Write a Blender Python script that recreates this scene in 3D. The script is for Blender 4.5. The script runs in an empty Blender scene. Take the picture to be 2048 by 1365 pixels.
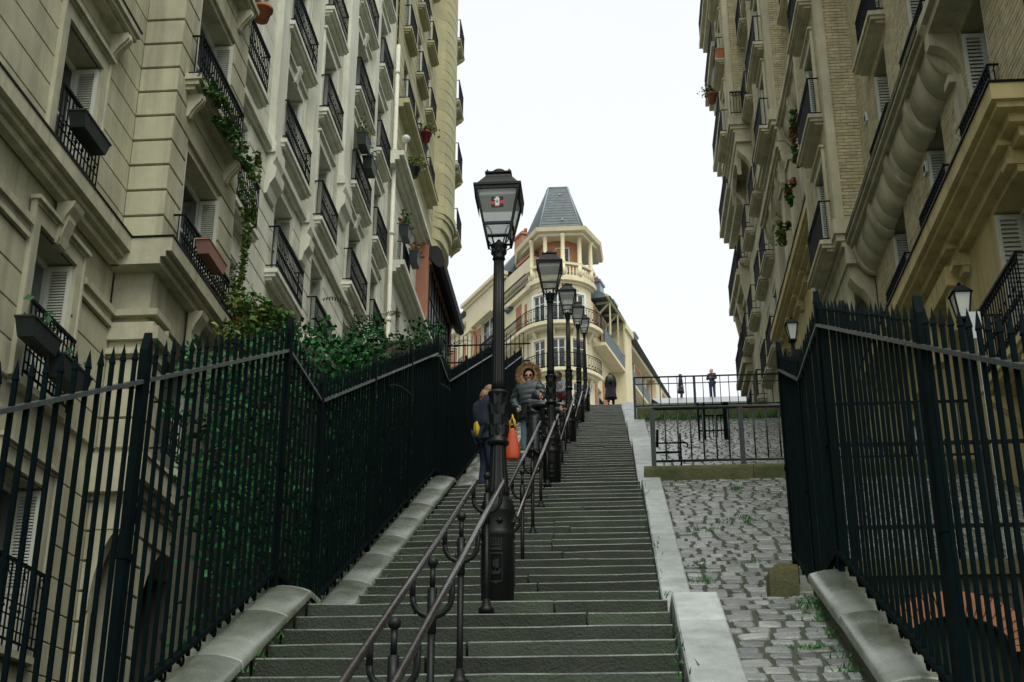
import bpy, bmesh, math, random
from math import sin, cos, pi, radians, atan, atan2, sqrt
from mathutils import Vector, Matrix

sc = bpy.context.scene
COL = sc.collection
random.seed(11)

# ------------------------------------------------------------------ camera
# the origin is the photographer's eye; Y runs up the street, X to the right, Z up
PITCH, YAW = 22.0, 4.50
cam_d = bpy.data.cameras.new("camera")
cam_d.sensor_width = 36.0
cam_d.lens = 2700.0 / 2048.0 * 36.0
cam_d.clip_start = 0.05
cam_d.clip_end = 3000.0
cam = bpy.data.objects.new("camera", cam_d)
COL.objects.link(cam)
cam.location = (0, 0, 0)
cam.rotation_euler = (radians(90 + PITCH), 0, radians(YAW))
sc.camera = cam

# ------------------------------------------------------------------ sky, sun, exposure
SUN_EL, SUN_AZ = radians(60), radians(158)
w = bpy.data.worlds.new("World")
sc.world = w
w.use_nodes = True
nt = w.node_tree
nt.nodes.clear()
out = nt.nodes.new("ShaderNodeOutputWorld")
add = nt.nodes.new("ShaderNodeAddShader")
b1 = nt.nodes.new("ShaderNodeBackground")
b2 = nt.nodes.new("ShaderNodeBackground")
sky = nt.nodes.new("ShaderNodeTexSky")
sky.sky_type = 'NISHITA'
sky.sun_disc = False
sky.sun_elevation = SUN_EL
sky.sun_rotation = SUN_AZ
sky.dust_density = 4.0
nt.links.new(sky.outputs[0], b1.inputs[0])
b1.inputs[1].default_value = 0.05
tc = nt.nodes.new("ShaderNodeTexCoord")
nz = nt.nodes.new("ShaderNodeTexNoise")
nz.inputs['Scale'].default_value = 1.6
nz.inputs['Detail'].default_value = 5.0
cr = nt.nodes.new("ShaderNodeValToRGB")
cr.color_ramp.elements[0].position = 0.3
cr.color_ramp.elements[0].color = (0.82, 0.83, 0.80, 1)
cr.color_ramp.elements[1].position = 0.62
cr.color_ramp.elements[1].color = (0.92, 0.91, 0.86, 1)
nt.links.new(tc.outputs['Generated'], nz.inputs['Vector'])
nt.links.new(nz.outputs['Fac'], cr.inputs[0])
nt.links.new(cr.outputs[0], b2.inputs[0])
b2.inputs[1].default_value = 0.62
nt.links.new(b1.outputs[0], add.inputs[0])
nt.links.new(b2.outputs[0], add.inputs[1])
nt.links.new(add.outputs[0], out.inputs[0])

sun_d = bpy.data.lights.new("sun", 'SUN')
sun_d.energy = 1.5
sun_d.angle = radians(50)
sun_d.color = (1.0, 0.99, 0.90)
sun = bpy.data.objects.new("sun", sun_d)
COL.objects.link(sun)
sd = Vector((sin(SUN_AZ) * cos(SUN_EL), cos(SUN_AZ) * cos(SUN_EL), sin(SUN_EL)))
sun.rotation_euler = sd.to_track_quat('Z', 'Y').to_euler()
sun.location = sd * 60

sc.view_settings.view_transform = 'Standard'
sc.view_settings.look = 'None'
sc.view_settings.gamma = 1.0
sc.view_settings.use_curve_mapping = False
sc.view_settings.exposure = 0.62
sc.render.engine = 'CYCLES'
sc.cycles.use_denoising = True
sc.cycles.max_bounces = 6
sc.cycles.diffuse_bounces = 3
sc.cycles.transparent_max_bounces = 10


# ------------------------------------------------------------------ materials
def mat(name, c, rough=0.7, var=0.25, scale=3.0, bump=0.0, bscale=40.0, metal=0.0, c2=None, streak=0.0,
        island=0.0, spec=0.5, objvar=0.0, moss=0.0, grime=None):
    m = bpy.data.materials.new(name)
    m.use_nodes = True
    t = m.node_tree
    N, L = t.nodes, t.links
    p = N['Principled BSDF']
    p.inputs['Roughness'].default_value = rough
    p.inputs['Metallic'].default_value = metal
    p.inputs['Specular IOR Level'].default_value = spec
    geo = N.new('ShaderNodeNewGeometry')

    def noise(sc_, det=4.0, vec=None, r=0.55):
        n = N.new('ShaderNodeTexNoise')
        n.inputs['Scale'].default_value = sc_
        n.inputs['Detail'].default_value = det
        n.inputs['Roughness'].default_value = r
        L.new(vec if vec else geo.outputs['Position'], n.inputs['Vector'])
        return n.outputs['Fac']

    def mix(a, b, f):
        x = N.new('ShaderNodeMix')
        x.data_type = 'RGBA'
        for s, v in ((x.inputs['A'], a), (x.inputs['B'], b)):
            if isinstance(v, tuple):
                s.default_value = (*v, 1)
            else:
                L.new(v, s)
        if isinstance(f, float):
            x.inputs['Factor'].default_value = f
        else:
            L.new(f, x.inputs['Factor'])
        return x.outputs['Result']

    def ramp(fac, a, b):
        r_ = N.new('ShaderNodeMapRange')
        r_.inputs['From Min'].default_value = a
        r_.inputs['From Max'].default_value = b
        L.new(fac, r_.inputs['Value'])
        return r_.outputs[0]

    def mul(a, k):
        x = N.new('ShaderNodeMath')
        x.operation = 'MULTIPLY'
        L.new(a, x.inputs[0])
        x.inputs[1].default_value = k
        return x.outputs[0]

    c2 = c2 or tuple(v * (1 - var) for v in c)
    col = mix(c, c2, ramp(noise(scale, 6.0, r=0.65), 0.35, 0.68))
    fine = tuple(v * 0.8 for v in c)
    col = mix(col, fine, mul(ramp(noise(scale * 14, 3.0), 0.45, 0.75), 0.5 * min(1, var * 2)))
    if streak:
        mp = N.new('ShaderNodeMapping')
        mp.inputs['Scale'].default_value = (2.2, 2.2, 0.16)
        L.new(geo.outputs['Position'], mp.inputs['Vector'])
        col = mix(col, grime or tuple(v * 0.42 for v in c), mul(ramp(noise(1.5, 5.0, mp.outputs[0], 0.7), 0.45, 0.74), streak))
    if moss:
        col = mix(col, (0.02, 0.045, 0.008), mul(ramp(noise(2.3, 5.0, r=0.7), 0.42, 0.62), moss))
    if island or objvar:
        if island:
            src, amt = geo.outputs['Random Per Island'], island
        else:
            oi = N.new('ShaderNodeObjectInfo')
            src, amt = oi.outputs['Random'], objvar
        hs = N.new('ShaderNodeHueSaturation')
        mr = N.new('ShaderNodeMapRange')
        L.new(src, mr.inputs['Value'])
        mr.inputs['To Min'].default_value = 1 - amt
        mr.inputs['To Max'].default_value = 1 + amt
        L.new(mr.outputs[0], hs.inputs['Value'])
        L.new(col, hs.inputs['Color'])
        col = hs.outputs['Color']
    L.new(col, p.inputs['Base Color'])
    if bump:
        bn = N.new('ShaderNodeBump')
        bn.inputs['Strength'].default_value = bump
        bn.inputs['Distance'].default_value = 0.02
        L.new(noise(bscale, 4.0), bn.inputs['Height'])
        L.new(bn.outputs[0], p.inputs['Normal'])
    if rough < 0.6:
        mr = N.new('ShaderNodeMapRange')
        mr.inputs['To Min'].default_value = max(0.05, rough - 0.12)
        mr.inputs['To Max'].default_value = min(1, rough + 0.2)
        L.new(noise(scale * 3, 3.0), mr.inputs['Value'])
        L.new(mr.outputs[0], p.inputs['Roughness'])
    return m


M = {}
M['stoneL1'] = mat('limestone_warm', (0.53, 0.525, 0.365), 0.85, 0.34, 1.2, 0.25, 60, streak=0.75, objvar=0.09)
M['stoneL1b'] = mat('limestone_trim', (0.53, 0.525, 0.375), 0.85, 0.34, 1.5, 0.2, 50, streak=0.8)
M['stoneL2'] = mat('limestone_pale', (0.77, 0.79, 0.66), 0.85, 0.2, 1.0, 0.2, 60, streak=0.42, objvar=0.04)
M['stoneL2b'] = mat('limestone_pale_trim', (0.76, 0.78, 0.65), 0.85, 0.2, 1.3, 0.15, 50, streak=0.42)
M['stoneL3'] = mat('limestone_yellowed', (0.47, 0.45, 0.26), 0.85, 0.22, 1.0, 0.2, 60, streak=0.4, objvar=0.08)
M['stoneR'] = mat('limestone_grey', (0.55, 0.52, 0.35), 0.85, 0.34, 1.2, 0.2, 50, streak=0.8)
M['yellow'] = mat('ochre_render', (0.60, 0.51, 0.24), 0.85, 0.25, 0.9, 0.2, 40, streak=0.75)
M['brickR'] = mat('buff_brick', (0.51, 0.455, 0.27), 0.85, 0.32, 5.0, 0.3, 70, island=0.13, streak=0.25)
M['brickD'] = mat('dull_brick', (0.28, 0.235, 0.16), 0.85, 0.25, 5.0, 0.3, 70, island=0.2, streak=0.25)
M['mortar'] = mat('mortar', (0.29, 0.265, 0.175), 0.95, 0.2, 3.0)
M['redbrick'] = mat('red_brick', (0.43, 0.20, 0.105), 0.85, 0.25, 4.0, 0.2, 60, island=0.15)
M['cream'] = mat('cream_stone', (0.66, 0.60, 0.40), 0.85, 0.12, 0.8, 0.1, 40, streak=0.2)
M['slate'] = mat('slate_roof', (0.058, 0.088, 0.095), 0.5, 0.25, 2.0, 0.1, 40, island=0.15)
M['zinc'] = mat('zinc', (0.22, 0.28, 0.31), 0.45, 0.2, 2.0)
M['white'] = mat('white_paint', (0.62, 0.66, 0.60), 0.5, 0.1, 4.0, streak=0.15)
M['shut'] = mat('shutter_paint', (0.64, 0.68, 0.58), 0.6, 0.12, 4.0, streak=0.2)
M['glass'] = mat('window_glass', (0.018, 0.028, 0.026), 0.06, 0.4, 1.2, spec=0.6)
M['curtain'] = mat('net_curtain_glass', (0.16, 0.19, 0.17), 0.12, 0.5, 1.5, spec=0.5)
M['iron'] = mat('black_ironwork', (0.004, 0.0085, 0.0105), 0.45, 0.3, 8.0, spec=0.10)
M['fence'] = mat('dark_green_fence_paint', (0.0018, 0.0066, 0.0072), 0.55, 0.35, 6.0, 0.05, 60, spec=0.025, streak=0.35, grime=(0.003, 0.005, 0.005))
M['railtop'] = mat('wet_rail_sky_glint', (0.05, 0.068, 0.07), 0.28, 0.45, 8.0, 0.05, 80, spec=0.7)  # lighter than the fence: the wet rail's sky highlight put into the colour
M['railgrey'] = mat('grey_green_railing', (0.014, 0.024, 0.026), 0.4, 0.3, 8.0, spec=0.4)
M['paving'] = mat('wet_pale_paving', (0.22, 0.235, 0.235), 0.3, 0.3, 1.5)
M['lampiron'] = mat('cast_iron', (0.006, 0.0085, 0.008), 0.4, 0.35, 10.0, 0.1, 90, spec=0.22)
M['rail'] = mat('worn_steel', (0.115, 0.105, 0.105), 0.24, 0.5, 14.0, 0.05, 100, metal=0.85)
M['step'] = mat('wet_step_stone', (0.040, 0.051, 0.037), 0.55, 0.5, 2.6, 0.5, 55, objvar=0.42, moss=0.3, spec=0.25, c2=(0.020, 0.028, 0.018), streak=0.5)
M['nosing'] = mat('worn_edge_sky_glint', (0.15, 0.172, 0.15), 0.25, 0.6, 3.5, 0.2, 60, spec=0.5, c2=(0.03, 0.036, 0.028))  # worn edge; the sky's glint along it is painted in as pale colour
M['cope'] = mat('wet_coping', (0.20, 0.225, 0.20), 0.2, 0.45, 2.0, 0.2, 60, c2=(0.085, 0.10, 0.07), moss=0.25, spec=0.45)
M['band'] = mat('pale_granite', (0.38, 0.425, 0.415), 0.42, 0.45, 4.0, 0.5, 70, objvar=0.16, moss=0.12)
M['cobble'] = mat('wet_cobble', (0.17, 0.188, 0.172), 0.17, 0.5, 5.0, 0.28, 80, objvar=0.5, island=0.0, spec=0.6)
M['cobble2'] = mat('wet_cobble_far', (0.17, 0.188, 0.172), 0.17, 0.5, 5.0, 0.28, 80, island=0.45, spec=0.6)
M['soil'] = mat('joint_soil', (0.04, 0.046, 0.03), 0.85, 0.4, 5.0, moss=0.5)
M['kerbmoss'] = mat('mossy_kerb', (0.12, 0.118, 0.045), 0.85, 0.4, 3.0, 0.5, 40, moss=0.7)
M['darkwall'] = mat('dark_masonry', (0.07, 0.068, 0.05), 0.85, 0.4, 2.0, 0.4, 40, streak=0.6, moss=0.3)
M['leaf'] = mat('leaf_green', (0.034, 0.13, 0.028), 0.6, 0.3, 6.0, island=0.5, spec=0.2)
M['leafy'] = mat('leaf_yellowgreen', (0.10, 0.155, 0.018), 0.5, 0.3, 6.0, island=0.45)
M['leafd'] = mat('leaf_dark', (0.02, 0.085, 0.03), 0.6, 0.3, 6.0, island=0.5, spec=0.2)
M['ivy'] = mat('ivy_leaf', (0.017, 0.105, 0.026), 0.55, 0.6, 2.5, island=0.75, spec=0.18)
M['bark'] = mat('bark', (0.04, 0.03, 0.02), 0.9, 0.3, 6.0)
M['flower'] = mat('red_petals', (0.4, 0.02, 0.03), 0.6, 0.2, 6.0)
M['terra'] = mat('terracotta', (0.36, 0.13, 0.055), 0.8, 0.25, 5.0)
M['pinkterra'] = mat('pink_plastic', (0.36, 0.20, 0.15), 0.7, 0.15, 5.0)
M['box'] = mat('dark_planter', (0.012, 0.022, 0.022), 0.5, 0.3, 5.0)
M['verand'] = mat('orange_render', (0.33, 0.15, 0.085), 0.8, 0.2, 3.0)
M['ground'] = mat('ground', (0.07, 0.07, 0.06), 0.9, 0.3, 0.3)
M['reflector'] = mat('lamp_reflector', (0.42, 0.46, 0.43), 0.5, 0.2, 6.0)
M['skin'] = mat('skin', (0.48, 0.27, 0.19), 0.6, 0.1, 8.0)
M['skind'] = mat('skin_dark', (0.10, 0.055, 0.035), 0.55, 0.1, 8.0)
M['navy'] = mat('navy_cloth', (0.010, 0.017, 0.042), 0.8, 0.25, 12.0, 0.15, 60)
M['denim'] = mat('dark_denim', (0.014, 0.024, 0.055), 0.85, 0.3, 14.0)
M['bluejean'] = mat('pale_denim', (0.11, 0.18, 0.22), 0.85, 0.25, 14.0)
M['puffer'] = mat('black_puffer', (0.008, 0.013, 0.016), 0.38, 0.25, 12.0, spec=0.5)
M['greypuff'] = mat('grey_puffer', (0.038, 0.058, 0.064), 0.5, 0.25, 12.0)
M['greycoat'] = mat('grey_coat', (0.15, 0.185, 0.20), 0.85, 0.2, 12.0)
M['black'] = mat('black_cloth', (0.008, 0.009, 0.011), 0.8, 0.2, 12.0)
M['fur'] = mat('tan_fur', (0.36, 0.23, 0.10), 0.9, 0.35, 30.0, island=0.35)
M['blond'] = mat('blond_hair', (0.22, 0.14, 0.065), 0.6, 0.35, 30.0)
M['yellowbag'] = mat('yellow_bag', (0.60, 0.42, 0.02), 0.6, 0.15, 8.0)
M['redbag'] = mat('orange_red_bag', (0.55, 0.075, 0.018), 0.55, 0.15, 8.0)
M['darkred'] = mat('dark_red_leather', (0.22, 0.02, 0.03), 0.5, 0.15, 8.0)
M['shoe'] = mat('pale_shoes', (0.42, 0.40, 0.36), 0.7, 0.15, 8.0)
M['sky_sticker_red'] = mat('sticker_red', (0.50, 0.06, 0.04), 0.5, 0.1)
M['sticker_black'] = mat('sticker_black', (0.012, 0.012, 0.014), 0.5, 0.1)
M['sticker_white'] = mat('sticker_white', (0.65, 0.66, 0.66), 0.5, 0.1)
M['whitepanel'] = mat('white_panel', (0.6, 0.64, 0.66), 0.6, 0.1)
M['greenpaint'] = mat('pale_green_shutter', (0.28, 0.42, 0.36), 0.6, 0.1)

gm = bpy.data.materials.new('lantern_glass')
gm.use_nodes = True
t = gm.node_tree
t.nodes.clear()
o_ = t.nodes.new('ShaderNodeOutputMaterial')
tr = t.nodes.new('ShaderNodeBsdfTransparent')
tl = t.nodes.new('ShaderNodeBsdfTranslucent')
gl = t.nodes.new('ShaderNodeBsdfGlossy')
m1 = t.nodes.new('ShaderNodeMixShader')
m2 = t.nodes.new('ShaderNodeMixShader')
tr.inputs[0].default_value = (0.90, 0.93, 0.92, 1)
tl.inputs[0].default_value = (0.92, 0.95, 0.93, 1)
gl.inputs['Roughness'].default_value = 0.15
m1.inputs[0].default_value = 0.5
m2.inputs[0].default_value = 0.08
t.links.new(tr.outputs[0], m1.inputs[1]); t.links.new(tl.outputs[0], m1.inputs[2])
t.links.new(m1.outputs[0], m2.inputs[1]); t.links.new(gl.outputs[0], m2.inputs[2])
t.links.new(m2.outputs[0], o_.inputs[0])
M['lglass'] = gm


# ------------------------------------------------------------------ mesh helpers
class MB:
    def __init__(s):
        s.v, s.f, s.mi, s.sm = [], [], [], []

    def add(s, vs, fs, mi=0, smooth=False):
        o = len(s.v)
        s.v += [tuple(p) for p in vs]
        for f in fs:
            s.f.append(tuple(i + o for i in f)); s.mi.append(mi); s.sm.append(smooth)

    def hexa(s, p, mi=0):      # p: 4 bottom + 4 top, both counter clockwise
        s.add(p, [(3, 2, 1, 0), (4, 5, 6, 7), (0, 1, 5, 4), (1, 2, 6, 5), (2, 3, 7, 6), (3, 0, 4, 7)], mi)

    def box(s, x0, x1, y0, y1, z0, z1, mi=0):
        s.hexa([(x0, y0, z0), (x1, y0, z0), (x1, y1, z0), (x0, y1, z0), (x0, y0, z1), (x1, y0, z1), (x1, y1, z1), (x0, y1, z1)], mi)

    def beam(s, a, b, wx, wz, mi=0):   # rectangular bar from a to b
        a, b = Vector(a), Vector(b)
        d = (b - a).normalized()
        up = Vector((0, 0, 1)) if abs(d.z) < 0.95 else Vector((0, 1, 0))
        r = d.cross(up).normalized() * (wx / 2)
        u = r.cross(d).normalized() * (wz / 2)
        s.hexa([a - r - u, a + r - u, b + r - u, b - r - u, a - r + u, a + r + u, b + r + u, b - r + u], mi)

    def tube(s, pts, r, n=8, mi=0, caps=True, closed=False):
        pts = [Vector(p) for p in pts]
        m = len(pts)
        rs = r if isinstance(r, (list, tuple)) else [r] * m
        o = len(s.v)
        prev = None
        for i, p in enumerate(pts):
            if closed:
                d = pts[(i + 1) % m] - pts[i - 1]
            else:
                d = pts[min(i + 1, m - 1)] - pts[max(i - 1, 0)]
            d.normalize()
            if prev is None:
                up = Vector((0, 0, 1)) if abs(d.z) < 0.9 else Vector((1, 0, 0))
                x = d.cross(up).normalized()
            else:
                x = (prev - d * prev.dot(d)).normalized()
            prev = x
            y = d.cross(x)
            for k in range(n):
                a = 2 * pi * k / n
                s.v.append(tuple(p + (x * cos(a) + y * sin(a)) * rs[i]))
        for i in range(m if closed else m - 1):
            for k in range(n):
                a, b = o + i * n + k, o + i * n + (k + 1) % n
                c, d_ = o + ((i + 1) % m) * n + (k + 1) % n, o + ((i + 1) % m) * n + k
                s.f.append((a, b, c, d_)); s.mi.append(mi); s.sm.append(True)
        if caps and not closed:
            s.f.append(tuple(o + k for k in range(n))[::-1]); s.mi.append(mi); s.sm.append(False)
            s.f.append(tuple(o + (m - 1) * n + k for k in range(n))); s.mi.append(mi); s.sm.append(False)

    def lathe(s, prof, c=(0, 0, 0), n=16, mi=0, flute=0.0, nf=0, smooth=True, rot=0.0, sx=1, sy=1):
        o = len(s.v)
        for (r, z) in prof:
            for k in range(n):
                a = 2 * pi * k / n + rot
                rr = r * (1 - flute * (0.5 + 0.5 * cos(nf * a))) if nf else r
                s.v.append((c[0] + rr * cos(a) * sx, c[1] + rr * sin(a) * sy, c[2] + z))
        m = len(prof)
        for i in range(m - 1):
            for k in range(n):
                k2 = (k + 1) % n
                s.f.append((o + i * n + k, o + i * n + k2, o + (i + 1) * n + k2, o + (i + 1) * n + k)); s.mi.append(mi); s.sm.append(smooth)
        s.f.append(tuple(o + k for k in range(n))[::-1]); s.mi.append(mi); s.sm.append(False)
        s.f.append(tuple(o + (m - 1) * n + k for k in range(n))); s.mi.append(mi); s.sm.append(False)

    def ball(s, c, r, n=10, m=6, mi=0, sc_=(1, 1, 1)):
        o = len(s.v)
        c = Vector(c)
        s.v.append(tuple(c + Vector((0, 0, r * sc_[2]))))
        for i in range(1, m):
            t_ = pi * i / m
            for k in range(n):
                a = 2 * pi * k / n
                s.v.append((c.x + r * sc_[0] * sin(t_) * cos(a), c.y + r * sc_[1] * sin(t_) * sin(a), c.z + r * sc_[2] * cos(t_)))
        s.v.append(tuple(c - Vector((0, 0, r * sc_[2]))))
        e = len(s.v) - 1
        for k in range(n):
            k2 = (k + 1) % n
            s.f.append((o, o + 1 + k, o + 1 + k2)); s.mi.append(mi); s.sm.append(True)
            for i in range(m - 2):
                a = o + 1 + i * n
                s.f.append((a + k, a + n + k, a + n + k2, a + k2)); s.mi.append(mi); s.sm.append(True)
            a = o + 1 + (m - 2) * n
            s.f.append((a + k, e, a + k2)); s.mi.append(mi); s.sm.append(True)

    def prism(s, poly, fn, w0, w1, mi=0, smooth=False):
        # poly: list of 2-d points; fn(p, w) -> 3-d point
        o = len(s.v)
        n = len(poly)
        for w_ in (w0, w1):
            for p in poly:
                s.v.append(tuple(fn(p, w_)))
        for k in range(n):
            k2 = (k + 1) % n
            s.f.append((o + k, o + k2, o + n + k2, o + n + k)); s.mi.append(mi); s.sm.append(smooth)
        s.f.append(tuple(o + k for k in range(n))[::-1]); s.mi.append(mi); s.sm.append(False)
        s.f.append(tuple(o + n + k for k in range(n))); s.mi.append(mi); s.sm.append(False)

    def mesh(s, name, mats):
        me = bpy.data.meshes.new(name)
        me.from_pydata(s.v, [], s.f)
        for m in (mats if isinstance(mats, (list, tuple)) else [mats]):
            me.materials.append(m)
        me.polygons.foreach_set('material_index', s.mi)
        me.polygons.foreach_set('use_smooth', s.sm)
        me.update()
        return me

    def build(s, name, mats, parent=None, mtx=None):
        return place(name, s.mesh(name, mats), parent, mtx)


def place(name, me, parent=None, mtx=None):
    """links one object; mtx is its WORLD matrix (identity when the mesh is already in world space)"""
    o = bpy.data.objects.new(name, me)
    COL.objects.link(o)
    W = mtx if mtx else Matrix.Identity(4)
    if parent is not None:
        o.parent = parent
        o.matrix_parent_inverse = Matrix.Identity(4)
        o.matrix_basis = WORLD[parent.name].inverted() @ W
    else:
        o.matrix_basis = W
    WORLD[o.name] = W.copy()
    return o


WORLD = {}


def thing(name, label, cat, loc=(0, 0, 0), group=None, rotz=0.0):
    o = bpy.data.objects.new(name, None)
    COL.objects.link(o)
    o.empty_display_size = 0.2
    W = Matrix.Translation(loc) @ Matrix.Rotation(rotz, 4, 'Z')
    o.matrix_basis = W
    WORLD[o.name] = W
    return tag(o, label, cat, group)


def tag(o, label, cat, group=None):
    o['label'] = label
    o['category'] = cat
    if group:
        o['group'] = group
    return o


def struct(o):
    o['kind'] = 'structure'
    return o


def stuff(o):
    o['kind'] = 'stuff'
    return o


CACHE = {}


def cached(key, fn):
    if key not in CACHE:
        CACHE[key] = fn()
    return CACHE[key]


def copy_tree(o, W):
    """copy a thing, its parts and their sub-parts; W is the new world matrix of the thing"""
    c = o.copy()
    COL.objects.link(c)
    c.matrix_basis = W
    WORLD[c.name] = W
    for ch in o.children:
        d = ch.copy()
        COL.objects.link(d)
        d.parent = c
        for g in ch.children:
            e = g.copy()
            COL.objects.link(e)
            e.parent = d
    return c


# ------------------------------------------------------------------ the profile of the stairs
L0, PY = 1.2, 8.45
RUN = PY - L0
EY = [9.6 + PY * i for i in range(-1, 6)]                     # front edges of the landings
EZ = [1.888 - 3.29, 1.888, 5.18, 8.47, 11.72, 14.93, 18.12]
NST = 22
XL, XRr = -2.25, 0.367                                        # left and right ends of the steps


def prof(y):           # walking line of ramps, copings and fences
    if y <= EY[0]:
        return EZ[0]
    for i in range(6):
        y0, y1 = EY[i], EY[i + 1]
        if y <= y1:
            if y <= y0 + L0:
                return EZ[i]
            return EZ[i] + (EZ[i + 1] - EZ[i]) * (y - y0 - L0) / RUN
    return EZ[6] + 0.36 * (y - EY[6])


def breaks(a, b):
    bs = [a]
    for i in range(7):
        for q in (EY[i], EY[i] + L0):
            if a < q < b:
                bs.append(q)
    bs.append(b)
    return bs


# ------------------------------------------------------------------ ground, terrain and stairs
g = MB()
g.add([(-900, -500, -7), (900, -500, -7), (900, 1500, -7), (-900, 1500, -7)], [(0, 1, 2, 3)])
struct(g.build('ground', M['ground']))

core = MB()                                                   # the mass under the steps
ys = breaks(-6.0, EY[6])
for a, b in zip(ys, ys[1:]):
    za, zb = prof(a) - 0.30, prof(b) - 0.30
    core.hexa([(XL - 0.02, a, -7), (XRr + 0.02, a, -7), (XRr + 0.02, b, -7), (XL - 0.02, b, -7),
               (XL - 0.02, a, za), (XRr + 0.02, a, za), (XRr + 0.02, b, zb), (XL - 0.02, b, zb)])
stairs = struct(core.build('staircase', M['darkwall']))


def step_mesh(length, depth, h):
    r = 0.010
    poly = [(0, -0.02), (0, h - r)]
    for k in range(1, 4):
        a = pi * (1 - k / 6.0)
        poly.append((r + r * cos(a), h - r + r * sin(a)))
    poly += [(depth, h), (depth, -0.02)]
    mb = MB()
    n = max(2, int(length / 0.35))
    rnd = random.Random(random.random())
    rows = []
    for i in range(n + 1):
        x = length * i / n
        dz = rnd.uniform(-0.006, 0.004)
        dy = rnd.uniform(-0.005, 0.007)
        rows.append([(x, p[0] + (dy if j < 5 else 0), p[1] + (dz if 0 < j < 6 else 0)) for j, p in enumerate(poly)])
    o = 0
    vs = [v for r_ in rows for v in r_]
    m = len(poly)
    fs = []
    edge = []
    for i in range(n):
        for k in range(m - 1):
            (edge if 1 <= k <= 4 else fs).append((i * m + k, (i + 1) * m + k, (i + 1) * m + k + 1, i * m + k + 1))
    fs.append(tuple(range(m)))
    fs.append(tuple(n * m + k for k in range(m))[::-1])
    mb.add(vs, fs)
    o_ = len(mb.v)
    mb.v = mb.v[:o_ - len(vs)] + vs
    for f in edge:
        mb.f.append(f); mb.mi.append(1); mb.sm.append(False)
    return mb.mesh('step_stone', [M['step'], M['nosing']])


step_meshes = [step_mesh(1.0, 0.40, 0.15) for _ in range(1)]
for fl in range(6):
    y0 = EY[fl] + L0
    tread = RUN / (NST - 1)
    rise = (EZ[fl + 1] - EZ[fl]) / NST
    for k in range(NST):
        y = y0 + tread * k
        z = EZ[fl] + rise * k
        if y < 2.9:
            continue
        if fl < 4:
            cuts = [XL + 0.01]
            npieces = random.choice((2, 2, 3))
            for q in range(1, npieces):
                cuts.append(XL + (XRr - XL) * (q / npieces + random.uniform(-0.12, 0.12)))
            cuts.append(XRr - 0.01)
        else:
            cuts = [XL + 0.01, XRr - 0.01]
        last = (k == NST - 1)
        for a, b in zip(cuts, cuts[1:]):
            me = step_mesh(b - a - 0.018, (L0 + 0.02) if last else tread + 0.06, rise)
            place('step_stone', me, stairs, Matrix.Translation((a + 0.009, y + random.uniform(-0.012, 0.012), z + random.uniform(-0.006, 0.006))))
# lowest landing, where the photographer stands
lm = MB()
lm.box(-2.24, 0.36, -5, 2.9, EZ[0] - 0.1, EZ[0])
struct(lm.build('pavement', M['step']))


def slab_strip(name, x0, x1, ya, yb, off, thick, length, m, parent, gap=0.020, crown=0.0, zfun=prof):
    """a row of sloping stone slabs, each an object of its own"""
    y = ya
    while y < yb - 0.05:
        e = min(yb, y + length * random.uniform(0.85, 1.15))
        if yb - e < 0.3:
            e = yb
        a, b = y + gap / 2, e - gap / 2
        za, zb = zfun(a + 1e-4) + off, zfun(b - 1e-4) + off
        mb = MB()
        dz = random.uniform(-0.004, 0.004)
        n = 6
        top = []
        bev = 0.012
        xs = [x0, x0 + bev] + [x0 + (x1 - x0) * i / n for i in range(1, n)] + [x1 - bev, x1]
        for x in xs:
            t_ = (x - x0) / (x1 - x0)
            hgt = crown * (1 - (2 * t_ - 1) ** 2)
            if x in (x0, x1):
                hgt -= bev
            top.append((x, hgt))
        sec = [(x0, -thick)] + top + [(x1, -thick)]
        lift = [(a, za, -bev), (a + bev, za + (zb - za) * bev / (b - a), 0), (b - bev, zb - (zb - za) * bev / (b - a), 0), (b, zb, -bev)]
        vs, fs = [], []
        m_ = len(sec)
        for (yy, zz, dl) in lift:
            for j, (x, h) in enumerate(sec):
                vs.append((x, yy, zz + h + dz + (dl if 0 < j < m_ - 1 else 0)))
        for i in range(len(lift) - 1):
            for k in range(m_ - 1):
                fs.append((i * m_ + k + 1, i * m_ + k, (i + 1) * m_ + k, (i + 1) * m_ + k + 1))
        fs.append(tuple(range(m_)))
        fs.append(tuple((len(lift) - 1) * m_ + k for k in range(m_))[::-1])
        mb.add(vs, fs, 0, crown > 0)
        ob = mb.build(name, m, parent)
        y = e


# left stringer wall with rounded coping
sl = thing('stringer_wall', 'low stone wall with rounded wet coping between stairs and left fence', 'wall', (-2.43, 9.6, 1.8))
wl = MB()
ys = breaks(-2.0, EY[6])
for a, b in zip(ys, ys[1:]):
    za, zb = prof(a + 1e-4) + 0.06, prof(b - 1e-4) + 0.06
    wl.hexa([(-2.60, a, -7), (XL, a, -7), (XL, b, -7), (-2.60, b, -7), (-2.60, a, za), (XL, a, za), (XL, b, zb), (-2.60, b, zb)])
wl.build('wall_body', M['darkwall'], sl)
ys = breaks(2.6, EY[5])
for a, b in zip(ys, ys[1:]):
    slab_strip('coping_stone', -2.64, -2.215, a, b, 0.10, 0.05, 1.05, M['cope'], sl, crown=0.045)

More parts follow.
